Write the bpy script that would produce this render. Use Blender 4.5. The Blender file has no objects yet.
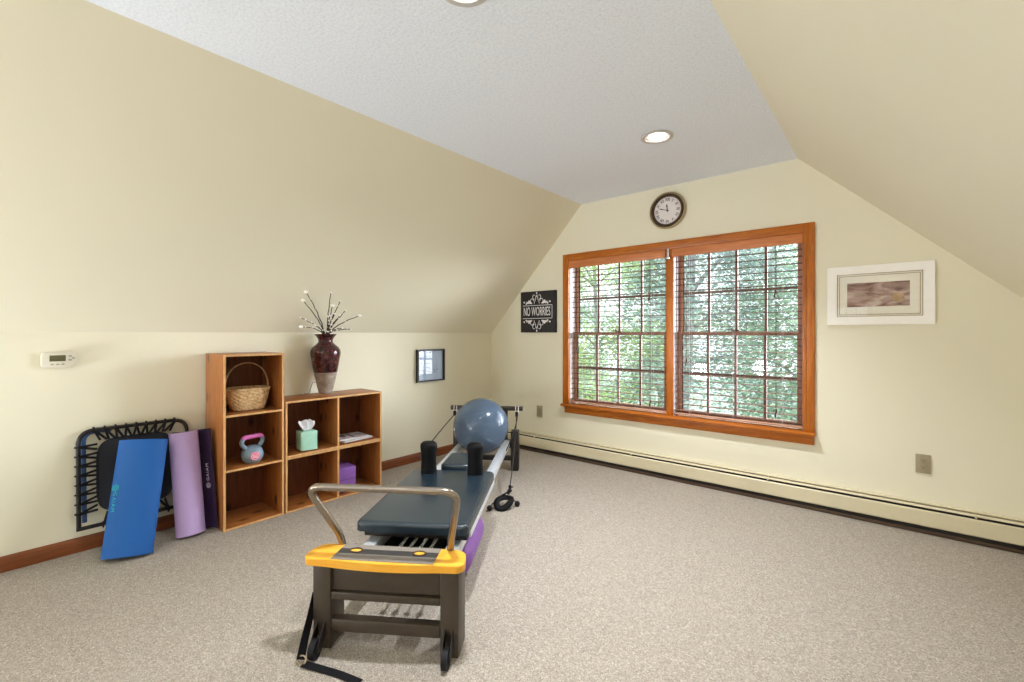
import bpy, bmesh, math, random
from mathutils import Vector, Matrix

random.seed(7)
PI = math.pi
sc = bpy.context.scene
COL = sc.collection
R_ = math.radians

# ------------------------------------------------------------------ materials
def srgb(h):
    h = h.lstrip('#')
    out = []
    for i in (0, 2, 4):
        c = int(h[i:i + 2], 16) / 255
        out.append(c / 12.92 if c <= 0.04045 else ((c + 0.055) / 1.055) ** 2.4)
    return (*out, 1)

class NT:
    def __init__(s, name):
        s.m = bpy.data.materials.new(name); s.m.use_nodes = True
        s.t = s.m.node_tree; s.t.nodes.clear()
        s.out = s.n('ShaderNodeOutputMaterial')
    def n(s, typ, **kw):
        nd = s.t.nodes.new(typ)
        for k, v in kw.items():
            if k.startswith('i_'):
                key = k[2:]
                nd.inputs[int(key) if key.isdigit() else key.replace('_', ' ')].default_value = v
            else:
                setattr(nd, k, v)
        return nd
    def l(s, a, b): s.t.links.new(a, b)
    def bsdf(s, col=None, rough=0.5, metal=0.0, spec=0.5):
        b = s.n('ShaderNodeBsdfPrincipled')
        b.inputs['Roughness'].default_value = rough
        b.inputs['Metallic'].default_value = metal
        b.inputs['Specular IOR Level'].default_value = spec
        if col is not None: b.inputs['Base Color'].default_value = col
        s.l(b.outputs[0], s.out.inputs[0]); s.b = b
        return b
    def coords(s, scale=(1, 1, 1), src='Object', rot=(0, 0, 0)):
        tc = s.n('ShaderNodeTexCoord'); mp = s.n('ShaderNodeMapping')
        mp.inputs['Scale'].default_value = scale; mp.inputs['Rotation'].default_value = rot
        s.l(tc.outputs[src], mp.inputs['Vector'])
        return mp.outputs[0]
    def noise(s, vec, scale, detail=4, rough=0.55, dist=0.0):
        n = s.n('ShaderNodeTexNoise')
        n.inputs['Scale'].default_value = scale; n.inputs['Detail'].default_value = detail
        n.inputs['Roughness'].default_value = rough; n.inputs['Distortion'].default_value = dist
        s.l(vec, n.inputs['Vector'])
        return n.outputs['Fac']
    def ramp(s, fac, stops):
        r = s.n('ShaderNodeValToRGB'); e = r.color_ramp.elements
        while len(e) < len(stops): e.new(0.5)
        for i, (p, c) in enumerate(stops):
            e[i].position = p; e[i].color = c
        s.l(fac, r.inputs[0])
        return r.outputs[0]
    def bump(s, h, strength, dist=0.01):
        b = s.n('ShaderNodeBump')
        b.inputs['Strength'].default_value = strength; b.inputs['Distance'].default_value = dist
        s.l(h, b.inputs['Height']); s.l(b.outputs[0], s.b.inputs['Normal'])
    def mix(s, fac, a, b, typ='MIX'):
        m = s.n('ShaderNodeMix', data_type='RGBA', blend_type=typ)
        for sock, v in ((m.inputs[0], fac), (m.inputs[6], a), (m.inputs[7], b)):
            if hasattr(v, 'links'): s.l(v, sock)
            else: sock.default_value = v
        return m.outputs[2]
    def col(s, c): s.l(c, s.b.inputs['Base Color'])

def plain(name, hexcol, rough=0.5, metal=0.0, spec=0.5, var=0.08, scale=30, bump=0.0):
    t = NT(name); t.bsdf(None, rough, metal, spec)
    c = srgb(hexcol)
    v = t.coords()
    f = t.noise(v, scale, 3)
    lo = tuple(x * (1 - var) for x in c[:3]) + (1,); hi = tuple(min(1, x * (1 + var)) for x in c[:3]) + (1,)
    t.col(t.ramp(f, [(0.3, lo), (0.7, hi)]))
    if bump: t.bump(f, bump, 0.002)
    return t.m

def wood(name, dark, mid, light, grain=(1, 1, 14), scale=5.0, rough=0.42, knots=True, src='Object'):
    """grain: small number along the grain, large across it"""
    t = NT(name); t.bsdf(None, rough, 0, 0.4)
    v = t.coords(grain, src)
    f = t.noise(v, scale, 6, 0.6, 0.6)
    c = t.ramp(f, [(0.25, srgb(dark)), (0.5, srgb(mid)), (0.75, srgb(light))])
    f2 = t.noise(t.coords((1, 1, 1), src), 2.2, 2)
    c = t.mix(t.ramp(f2, [(0.35, (0, 0, 0, 1)), (0.7, (0.5, 0.5, 0.5, 1))]), c, srgb(mid))
    if knots:
        vo = t.n('ShaderNodeTexVoronoi'); vo.inputs['Scale'].default_value = 1.0
        g2 = tuple(4.6 if g < 2 else 9.0 for g in grain)
        t.l(t.coords(g2, src), vo.inputs['Vector'])
        kf = t.ramp(vo.outputs['Distance'], [(0.10, (1, 1, 1, 1)), (0.22, (0, 0, 0, 1))])
        c = t.mix(kf, c, srgb('#3a1606'))
    t.col(c); t.bump(f, 0.08, 0.002)
    return t.m

def glass_mat(name, tint=(1, 1, 1, 1), refl=1.0):
    t = NT(name)
    tr = t.n('ShaderNodeBsdfTransparent'); tr.inputs[0].default_value = tint
    gl = t.n('ShaderNodeBsdfGlossy'); gl.inputs['Roughness'].default_value = 0.01
    fr = t.n('ShaderNodeFresnel'); fr.inputs[0].default_value = 1.45
    mx = t.n('ShaderNodeMixShader')
    ge = t.n('ShaderNodeNewGeometry'); inv = t.n('ShaderNodeMath', operation='SUBTRACT'); inv.inputs[0].default_value = refl
    mb_ = t.n('ShaderNodeMath', operation='MULTIPLY'); mb_.inputs[1].default_value = refl
    t.l(ge.outputs['Backfacing'], mb_.inputs[0]); t.l(mb_.outputs[0], inv.inputs[1])
    mu = t.n('ShaderNodeMath', operation='MULTIPLY'); t.l(fr.outputs[0], mu.inputs[0]); t.l(inv.outputs[0], mu.inputs[1]); t.l(mu.outputs[0], mx.inputs[0])
    t.l(tr.outputs[0], mx.inputs[1]); t.l(gl.outputs[0], mx.inputs[2]); t.l(mx.outputs[0], t.out.inputs[0])
    return t.m

def emit(name, col, strength):
    t = NT(name); e = t.n('ShaderNodeEmission'); e.inputs[0].default_value = col; e.inputs[1].default_value = strength
    t.l(e.outputs[0], t.out.inputs[0]); return t.m

def wall_paint(name, hexcol, bump=0.03, scale=260):
    t = NT(name); t.bsdf(None, 0.7, 0, 0.25)
    v = t.coords()
    f = t.noise(v, 1.3, 3)
    c = srgb(hexcol)
    t.col(t.ramp(f, [(0.3, tuple(x * 0.98 for x in c[:3]) + (1,)), (0.7, c)]))
    t.bump(t.noise(v, scale, 4), bump, 0.002)
    return t.m

M = {}
M['wall'] = wall_paint('cream_wall_paint', '#e9e4cf')
def ceiling_mat():
    t = NT('stippled_ceiling'); t.bsdf(None, 0.85, 0, 0.2)
    v = t.coords()
    f = t.noise(v, 85, 6, 0.7)
    t.col(t.ramp(f, [(0.32, srgb('#dde4f0')), (0.55, srgb('#eef4ff'))]))
    t.bump(f, 0.35, 0.008)
    return t.m
M['ceiling'] = ceiling_mat()
def carpet_mat():
    t = NT('berber_carpet'); t.bsdf(None, 0.95, 0, 0.1)
    v = t.coords()
    vo = t.n('ShaderNodeTexVoronoi'); vo.inputs['Scale'].default_value = 250
    t.l(v, vo.inputs['Vector'])
    sep = t.n('ShaderNodeSeparateColor'); t.l(vo.outputs['Color'], sep.inputs[0])
    c = t.ramp(sep.outputs[0], [(0.0, srgb('#877f75')), (0.3, srgb('#a39a8f')), (0.75, srgb('#b0a79c')), (1.0, srgb('#c9c1b6'))])
    f = t.noise(v, 45, 3)
    c = t.mix(t.ramp(f, [(0.35, (0.35, 0.35, 0.35, 1)), (0.65, (0, 0, 0, 1))]), c, srgb('#978d81'))
    t.col(c)
    t.bump(vo.outputs['Distance'], 0.8, 0.004)
    b = t.t.nodes[-1]; b.invert = True
    return t.m
M['carpet'] = carpet_mat()
M['trim_x'] = wood('window_trim_wood_x', '#8a4308', '#b4641a', '#c97c2e', (1, 12, 12), 6, 0.35, False)
M['trim_z'] = wood('window_trim_wood_z', '#8a4308', '#b4641a', '#c97c2e', (12, 12, 1), 6, 0.35, False)
M['base_y'] = wood('baseboard_wood', '#5c2c14', '#7a411f', '#90552a', (12, 1, 12), 5, 0.4, False)
M['sash'] = wood('sash_wood', '#94624a', '#b48068', '#c49a82', (4, 4, 1), 6, 0.45, False)
M['muntin'] = wood('muntin_wood', '#5f4438', '#755648', '#866658', (4, 4, 1), 6, 0.45, False)
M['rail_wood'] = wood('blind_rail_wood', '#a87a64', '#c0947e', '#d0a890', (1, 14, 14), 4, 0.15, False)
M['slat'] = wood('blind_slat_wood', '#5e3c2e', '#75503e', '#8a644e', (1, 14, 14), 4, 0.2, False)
M['valance'] = wood('blind_valance_wood', '#b06236', '#c87a48', '#d68e5c', (1, 14, 14), 5, 0.4, False)
M['liner'] = plain('jamb_liner_vinyl', '#d8d2d4', 0.5)
M['pine_z'] = wood('knotty_pine_upright', '#7d431c', '#9d6130', '#b57c46', (12, 12, 1), 5, 0.4, True)
M['pine_y'] = wood('knotty_pine_level', '#7d431c', '#9d6130', '#b57c46', (12, 1, 12), 5, 0.4, True)
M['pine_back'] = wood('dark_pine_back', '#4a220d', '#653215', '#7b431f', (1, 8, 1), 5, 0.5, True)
M['pine_edge'] = wood('pine_front_edge', '#bd8750', '#d2a26c', '#e0b888', (8, 8, 2), 6, 0.4, False)
M['black_metal'] = plain('dark_powder_coat', '#1f1a18', 0.45, 0.2)
M['frame_brown'] = plain('dark_brown_powder_coat', '#40362b', 0.42, 0.1)
M['black'] = plain('matte_black', '#121115', 0.6, 0, 0.25)
M['black_foam'] = plain('black_foam', '#07070a', 0.55, 0, 0.15, bump=0.3, scale=180)
M['vinyl'] = plain('black_vinyl', '#1d2a34', 0.27, 0, 0.7, 0.05, 120, 0.03)
M['alu'] = plain('brushed_aluminium', '#dde3ea', 0.3, 0.45, var=0.04)
M['steel_tube'] = plain('champagne_steel_tube', '#94897d', 0.22, 0.9, var=0.04)
M['chrome'] = plain('chrome', '#d8d8d8', 0.12, 1.0, var=0.02)
M['yellow'] = wood('golden_maple', '#db9526', '#eaaa36', '#f2bc52', (1, 10, 10), 5, 0.3, False)
M['grip_grey'] = plain('grey_grip_tape', '#7b736a', 0.8, bump=0.4, scale=250)
M['grip_shaded'] = plain('shaded_grip_tape', '#2c2927', 0.8, bump=0.4, scale=250)  # dark middle band, the foot bar's shadow painted into the tape colour
M['ball'] = plain('blue_grey_ball_vinyl', '#4c5e74', 0.2, 0, 0.5, 0.03, 10)
M['purple'] = plain('purple_vinyl', '#8050a0', 0.5)
M['rope'] = plain('dark_cord', '#2a2422', 0.8)
M['white_plastic'] = plain('white_plastic', '#d9d3c4', 0.4, var=0.02)
M['lcd'] = plain('lcd_screen', '#5b573b', 0.2)
M['grey_plastic'] = plain('grey_buttons', '#a49d8e', 0.5)
M['outlet'] = plain('ivory_outlet', '#a09478', 0.4, var=0.02)
M['dark_slot'] = plain('outlet_slot', '#2f2a22', 0.6)
M['heater'] = plain('cream_enamel', '#d6ccae', 0.4, var=0.02)
M['heater_dark'] = plain('heater_gap', '#1d1712', 0.7)
M['heater_foot'] = plain('heater_kick_strip', '#4a3626', 0.6)
M['blue_mat'] = plain('blue_foam_mat', '#0556a2', 0.7, bump=0.4, scale=220)
M['blue_mat_in'] = plain('navy_foam_mat', '#123a66', 0.7, bump=0.4, scale=220)
M['teal_print'] = plain('teal_print', '#25b3c0', 0.6)
M['lilac_mat'] = plain('lilac_foam_mat', '#b9a0d4', 0.7, bump=0.4, scale=220)
M['plum_mat'] = plain('dark_plum_foam_mat', '#2a1238', 0.7, bump=0.4, scale=220)
M['pale_print'] = plain('pale_print', '#cfc6d6', 0.6)
M['tramp_mat'] = plain('black_woven_mat', '#1b1d26', 0.7, bump=0.5, scale=300)
M['tramp_blue'] = plain('blue_steel_tube', '#3d5f94', 0.35, 0.3)
M['mint'] = plain('mint_card', '#a8d8c4', 0.55, var=0.03)
M['tissue'] = plain('tissue_paper', '#f3f1fb', 0.9, var=0.02)
M['kb_grey'] = plain('blue_grey_enamel', '#7d94a6', 0.3, 0, 0.5, 0.03)
M['kb_pink'] = plain('pink_vinyl', '#d468b4', 0.45)
M['kb_badge'] = plain('pink_badge', '#e0648c', 0.4)
M['white'] = plain('white_print', '#f0eef0', 0.6, var=0.02)
M['block'] = plain('purple_foam_block', '#8a5cb0', 0.8, bump=0.3, scale=200)
M['paper'] = plain('magazine_pages', '#d9d5d6', 0.7)
M['ink'] = plain('magazine_ink', '#3a3438', 0.5)
M['magpic'] = plain('magazine_cover', '#c7c3c8', 0.35, var=0.25, scale=25)
M['twig'] = plain('brown_twig', '#3d3024', 0.8)
M['bud'] = plain('white_bud', '#fffaf0', 0.6, var=0.02)
M['bronze'] = plain('antique_bronze', '#b8a684', 0.3, 0.35)
M['bronze_dark'] = plain('dark_bronze', '#4f3c26', 0.3, 0.3)
M['dial'] = plain('clock_dial', '#e9e1e0', 0.6, var=0.02)
M['numeral'] = plain('clock_numeral', '#3c3a40', 0.6)
M['sign_black'] = plain('chalkboard', '#231f21', 0.7, var=0.15)
M['white_frame'] = plain('white_painted_frame', '#fbf8f4', 0.4, var=0.02)
M['matboard'] = plain('matboard', '#f0ece0', 0.8, var=0.02)
M['gold_line'] = plain('gold_fillet', '#a58a5c', 0.4, 0.5)
M['black_frame'] = plain('black_frame', '#1d211c', 0.35)
M['pale_blue'] = plain('pale_blue_paper', '#b7cbe6', 0.7, var=0.03)
M['pencil'] = plain('grey_lettering', '#8aa0bb', 0.7)
M['lamp_trim'] = plain('lamp_trim_ring', '#c9c7c6', 0.35, 0.2)
M['lamp_well'] = plain('lamp_reflector', '#efeeec', 0.3, 0.1)
M['bulb'] = emit('lamp_bulb_glow', (1.0, 0.95, 0.86, 1), 14.0)
M['glass'] = glass_mat('window_glass')
M['picture_glass'] = glass_mat('picture_glass', refl=1.6)
M['bark'] = plain('pale_bark', '#8d8f92', 0.9, var=0.3, scale=14)
M['ground'] = plain('leaf_litter_ground', '#84928e', 0.95, var=0.35, scale=1.5)
M['roof'] = plain('exterior_siding', '#8b8578', 0.8)

def leaf_mat(name, c1, c2):
    t = NT(name)
    f = t.noise(t.coords((1, 1, 1)), 1.6, 4)
    c = t.ramp(f, [(0.3, srgb(c1)), (0.7, srgb(c2))])
    d = t.n('ShaderNodeBsdfDiffuse'); tr = t.n('ShaderNodeBsdfTranslucent')
    t.l(c, d.inputs[0]); t.l(c, tr.inputs[0])
    mx = t.n('ShaderNodeMixShader'); mx.inputs[0].default_value = 0.45
    t.l(d.outputs[0], mx.inputs[1]); t.l(tr.outputs[0], mx.inputs[2]); t.l(mx.outputs[0], t.out.inputs[0])
    return t.m
LEAF = [leaf_mat('leaf_green', '#607a68', '#a8bfa4'), leaf_mat('leaf_grey_green', '#637a76', '#a9bdb4'), leaf_mat('leaf_yellow_green', '#7f9c5c', '#c2d69c')]

def basket_mat():
    t = NT('woven_basket'); t.bsdf(None, 0.6, 0, 0.3)
    f = t.noise(t.coords((3, 3, 9)), 22, 4)
    t.col(t.ramp(f, [(0.3, srgb('#a8773f')), (0.5, srgb('#d6b486')), (0.75, srgb('#f0dcb8'))]))
    return t.m
M['basket'] = basket_mat()

def vase_mat():
    t = NT('glazed_stoneware'); t.bsdf(None, 0.14, 0, 0.6)
    tc = t.n('ShaderNodeTexCoord'); sp = t.n('ShaderNodeSeparateXYZ'); t.l(tc.outputs['Object'], sp.inputs[0])
    v = t.coords()
    glaze = t.ramp(t.noise(v, 28, 5, 0.6, 1.0), [(0.3, srgb('#1e0a0d')), (0.5, srgb('#3c1316')), (0.64, srgb('#5a2826')), (0.8, srgb('#8d7a88'))])
    clay = t.ramp(t.noise(v, 20, 5), [(0.3, srgb('#7d6f62')), (0.7, srgb('#b3a89e'))])
    m = t.n('ShaderNodeMapRange'); m.inputs['From Min'].default_value = 0.156; m.inputs['From Max'].default_value = 0.162
    t.l(sp.outputs[2], m.inputs['Value'])
    t.col(t.mix(m.outputs[0], clay, glaze))
    m2 = t.n('ShaderNodeMapRange'); m2.inputs['From Min'].default_value = 0.156; m2.inputs['From Max'].default_value = 0.162
    m2.inputs['To Min'].default_value = 0.55; m2.inputs['To Max'].default_value = 0.14
    t.l(sp.outputs[2], m2.inputs['Value']); t.l(m2.outputs[0], t.b.inputs['Roughness'])
    return t.m
M['vase'] = vase_mat()

def print_mat():
    """beach still life: soft pink-brown sand and a round pale shell"""
    t = NT('shell_print'); t.bsdf(None, 0.7, 0, 0.2)
    v = t.coords()
    sand = t.ramp(t.noise(t.coords((1, 1, 3.2)), 5, 3, 0.5, 1.6), [(0.32, srgb('#6a4640')), (0.5, srgb('#a88a80')), (0.68, srgb('#d2c2ba'))])
    mp = t.n('ShaderNodeMapping'); mp.inputs['Location'].default_value = (-2.70, 0, 0.60); mp.inputs['Scale'].default_value = (28, 0.001, 29)
    tc = t.n('ShaderNodeTexCoord'); t.l(tc.outputs['Object'], mp.inputs[0])
    ln = t.n('ShaderNodeVectorMath', operation='LENGTH'); t.l(mp.outputs[0], ln.inputs[0])
    mask = t.ramp(ln.outputs['Value'], [(0.8, (1, 1, 1, 1)), (0.95, (0, 0, 0, 1))])
    shell = t.ramp(t.noise(v, 30, 2), [(0.3, srgb('#a5845f')), (0.7, srgb('#c2a382'))])
    t.col(t.mix(mask, sand, shell))
    return t.m
M['print'] = print_mat()

# ------------------------------------------------------------------ mesh builder
class MB:
    def __init__(s): s.bm = bmesh.new(); s.mats = []; s.cur = 0
    def use(s, mat):
        if mat not in s.mats: s.mats.append(mat)
        s.cur = s.mats.index(mat); return s
    def _mark(s, before):
        for f in s.bm.faces:
            if f.index == -1 or f not in before: pass
    def _add(s, verts, faces, mtx=None):
        vs = [s.bm.verts.new(mtx @ Vector(v) if mtx else v) for v in verts]
        fs = []
        for f in faces:
            try:
                q = s.bm.faces.new([vs[i] for i in f]); q.material_index = s.cur; fs.append(q)
            except ValueError: pass
        return vs, fs
    def box(s, lo, hi, bev=0.0, mtx=None, seg=2):
        x0, y0, z0 = lo; x1, y1, z1 = hi
        v = [(x0, y0, z0), (x1, y0, z0), (x1, y1, z0), (x0, y1, z0), (x0, y0, z1), (x1, y0, z1), (x1, y1, z1), (x0, y1, z1)]
        f = [(0, 3, 2, 1), (4, 5, 6, 7), (0, 1, 5, 4), (1, 2, 6, 5), (2, 3, 7, 6), (3, 0, 4, 7)]
        vs, fs = s._add(v, f, mtx)
        if bev: s._bevel(vs, fs, bev, seg)
        return s
    def _bevel(s, vs, fs, bev, seg):
        ed = set(e for q in fs for e in q.edges)
        r = bmesh.ops.bevel(s.bm, geom=list(ed) + vs, offset=bev, segments=seg, affect='EDGES', profile=0.5, clamp_overlap=True)
        for q in r['faces']: q.material_index = s.cur
    def prism(s, poly, axis, a, b, bev=0.0, mtx=None, seg=2):
        """poly: 2D points; axis 'x' -> (y,z), 'y' -> (x,z), 'z' -> (x,y)"""
        def P(p, t):
            return {'x': (t, p[0], p[1]), 'y': (p[0], t, p[1]), 'z': (p[0], p[1], t)}[axis]
        n = len(poly)
        v = [P(p, a) for p in poly] + [P(p, b) for p in poly]
        f = [tuple(range(n)), tuple(range(2 * n - 1, n - 1, -1))] + [(i, (i + 1) % n, n + (i + 1) % n, n + i) for i in range(n)]
        vs, fs = s._add(v, f, mtx)
        if bev: s._bevel(vs, fs, bev, seg)
        return s
    def cyl(s, p0, p1, r, seg=20, r1=None, mtx=None, caps=True):
        return s.tube([p0, p1], r, seg, mtx=mtx, radii=None if r1 is None else [r, r1], caps=caps)
    def tube(s, pts, r, seg=10, closed=False, radii=None, mtx=None, caps=True, flat=1.0, up=None):
        pts = [Vector(p) for p in pts]; n = len(pts)
        tang = []
        for i in range(n):
            a = pts[(i - 1) % n] if (closed or i > 0) else pts[i]
            b = pts[(i + 1) % n] if (closed or i < n - 1) else pts[i]
            t = (b - a); tang.append(t.normalized() if t.length > 1e-9 else Vector((0, 0, 1)))
        u = Vector(up) if up else (Vector((0, 0, 1)) if abs(tang[0].z) < 0.9 else Vector((1, 0, 0)))
        nrm = (u - tang[0] * u.dot(tang[0])).normalized()
        verts = []
        for i in range(n):
            if i:
                q = tang[i - 1].rotation_difference(tang[i]); nrm = (q @ nrm)
                nrm = (nrm - tang[i] * nrm.dot(tang[i])).normalized()
            bi = tang[i].cross(nrm); rr = radii[i] if radii else r
            for k in range(seg):
                a = 2 * PI * k / seg
                verts.append(pts[i] + nrm * (rr * math.cos(a) * flat) + bi * (rr * math.sin(a)))
        faces = []
        for i in range(n if closed else n - 1):
            j = (i + 1) % n
            for k in range(seg):
                k2 = (k + 1) % seg
                faces.append((i * seg + k, i * seg + k2, j * seg + k2, j * seg + k))
        if caps and not closed:
            faces.append(tuple(range(seg - 1, -1, -1))); faces.append(tuple((n - 1) * seg + k for k in range(seg)))
        s._add(verts, faces, mtx); return s
    def lathe(s, prof, seg=32, c=(0, 0, 0), mtx=None, caps=True):
        verts = []; n = len(prof)
        for r, z in prof:
            for k in range(seg):
                a = 2 * PI * k / seg
                verts.append((c[0] + r * math.cos(a), c[1] + r * math.sin(a), c[2] + z))
        faces = [(i * seg + k, i * seg + (k + 1) % seg, (i + 1) * seg + (k + 1) % seg, (i + 1) * seg + k) for i in range(n - 1) for k in range(seg)]
        if caps and prof[0][0] > 1e-6: faces.append(tuple(range(seg - 1, -1, -1)))
        if caps and prof[-1][0] > 1e-6: faces.append(tuple((n - 1) * seg + k for k in range(seg)))
        vs, fs = s._add(verts, faces, mtx)
        return s
    def ball(s, c, r, sc3=(1, 1, 1), u=24, v=14, mtx=None):
        m = Matrix.Translation(c) @ Matrix.Diagonal((*[r * q for q in sc3], 1))
        if mtx: m = mtx @ m
        d = bmesh.ops.create_uvsphere(s.bm, u_segments=u, v_segments=v, radius=1, matrix=m)
        for vv in d['verts']:
            for f in vv.link_faces: f.material_index = s.cur
        return s
    def text(s, body, size, mtx, depth=0.001, align='CENTER', spacing=1.0):
        cu = bpy.data.curves.new('t', 'FONT'); cu.body = body; cu.size = size; cu.extrude = depth
        cu.align_x = align; cu.align_y = 'CENTER'; cu.space_character = spacing; cu.resolution_u = 3
        o = bpy.data.objects.new('t', cu); COL.objects.link(o)
        dg = bpy.context.evaluated_depsgraph_get(); ev = o.evaluated_get(dg); me = ev.to_mesh()
        vs = [tuple(v.co) for v in me.vertices]; fs = [tuple(p.vertices) for p in me.polygons]
        ev.to_mesh_clear(); bpy.data.objects.remove(o); bpy.data.curves.remove(cu)
        s._add(vs, fs, mtx); return s
    def build(s, name, mat=None, parent=None, smooth=35, label=None, kind=None):
        if mat is not None and not s.mats: s.mats = [mat]
        bmesh.ops.remove_doubles(s.bm, verts=s.bm.verts, dist=1e-6)
        bmesh.ops.recalc_face_normals(s.bm, faces=s.bm.faces)
        me = bpy.data.meshes.new(name); s.bm.to_mesh(me); s.bm.free()
        for m in s.mats: me.materials.append(m)
        if smooth:
            me.shade_smooth(); me.set_sharp_from_angle(angle=R_(smooth))
        o = bpy.data.objects.new(name, me); COL.objects.link(o)
        if parent: o.parent = parent
        if label: o['label'] = label
        if kind: o['kind'] = kind
        return o

def fillet(pts, r, n=6):
    pts = [Vector(p) for p in pts]; out = [pts[0]]
    for i in range(1, len(pts) - 1):
        a, b, c = pts[i - 1], pts[i], pts[i + 1]
        d1 = (a - b); d2 = (c - b); rr = min(r, d1.length * 0.49, d2.length * 0.49)
        p, q = b + d1.normalized() * rr, b + d2.normalized() * rr
        for k in range(n + 1):
            t = k / n
            out.append(p * (1 - t) ** 2 + b * 2 * t * (1 - t) + q * t * t)
    out.append(pts[-1]); return out

def bez(p0, p1, p2, p3, n=16):
    p0, p1, p2, p3 = map(Vector, (p0, p1, p2, p3))
    return [p0 * (1 - t) ** 3 + p1 * 3 * t * (1 - t) ** 2 + p2 * 3 * t * t * (1 - t) + p3 * t ** 3 for t in [i / n for i in range(n + 1)]]

def tag(o, label, cat, group=None):
    o['label'] = label; o['category'] = cat
    if group: o['group'] = group
    return o
def empty(name, loc, rz, label, cat, group=None):
    o = bpy.data.objects.new(name, None); COL.objects.link(o); o.location = loc; o.rotation_euler = (0, 0, rz)
    o.empty_display_size = 0.1
    return tag(o, label, cat, group)
def dup(root, loc, rz=None, label=None):
    r = root.copy(); COL.objects.link(r); r.location = loc
    if rz is not None: r.rotation_euler = (0, 0, rz)
    if label: r['label'] = label
    for ch in list(root.children):
        c = ch.copy(); COL.objects.link(c); c.parent = r
        for g in list(ch.children):
            d = g.copy(); COL.objects.link(d); d.parent = c
    return r

# ------------------------------------------------------------------ room shell
XL, XR, YF, YN = -3.437, 0.73, 3.725, -6.7
ZK, ZC = 1.207, 2.424
CX0, CX1 = -2.275, -0.519
T = 0.14
WX0, WX1, WZ0, WZ1 = -2.41, -0.485, 0.52, 1.90

m = MB(); m.box((XL - T, YN - T, -0.12), (XR + T, YF + T, 0)); m.build('floor', M['carpet'], smooth=0, kind='structure')
m = MB(); m.box((XL - T, YN - T, 0), (XL, YF + T, ZK)); m.build('wall_left', M['wall'], smooth=0, kind='structure')
m = MB(); m.prism([(XL, ZK), (CX0, ZC), (CX0, ZC + T * 1.4), (XL - T, ZK + 0.06), (XL - T, ZK)], 'y', YN - T, YF + T)
m.build('wall_left_slope', M['wall'], smooth=0, kind='structure')
m = MB(); m.box((CX0, YN - T, ZC), (CX1, YF + T, ZC + T * 1.4)); m.build('ceiling', M['ceiling'], smooth=0, kind='structure')
m = MB(); m.prism([(XR, ZK), (CX1, ZC), (CX1, ZC + T * 1.4), (XR + T, ZK + 0.06), (XR + T, ZK)], 'y', YN - T, YF + T)
m.build('wall_right_slope', M['wall'], smooth=0, kind='structure')
m = MB(); m.box((XR, YN - T, 0), (XR + T, YF + T, ZK)); m.build('wall_right', M['wall'], smooth=0, kind='structure')

def gable(name, ya, yb):
    m = MB()
    zl = lambda x: ZC if CX0 <= x <= CX1 else (ZK + (x - XL) / (CX0 - XL) * (ZC - ZK) if x < CX0 else ZK + (XR - x) / (XR - CX1) * (ZC - ZK))
    m.prism([(XL, 0), (WX0, 0), (WX0, zl(WX0)), (XL, ZK)], 'y', ya, yb)
    m.prism([(WX1, 0), (XR, 0), (XR, ZK), (WX1, zl(WX1))], 'y', ya, yb)
    m.prism([(WX0, 0), (WX1, 0), (WX1, WZ0), (WX0, WZ0)], 'y', ya, yb)
    m.prism([(WX0, WZ1), (WX1, WZ1), (WX1, zl(WX1)), (CX1, ZC), (CX0, ZC), (WX0, zl(WX0))], 'y', ya, yb)
    return m.build(name, M['wall'], smooth=0, kind='structure')
gable('wall_far', YF, YF + T)
gable('wall_near', YN - T, YN)

m = MB(); m.prism([(XL + 0.001, 0.001), (XL + 0.016, 0.001), (XL + 0.016, 0.062), (XL + 0.010, 0.076), (XL + 0.001, 0.079)], 'y', YN + 0.02, YF - 0.075)
m.build('baseboard_left', M['base_y'], kind='structure')

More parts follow.
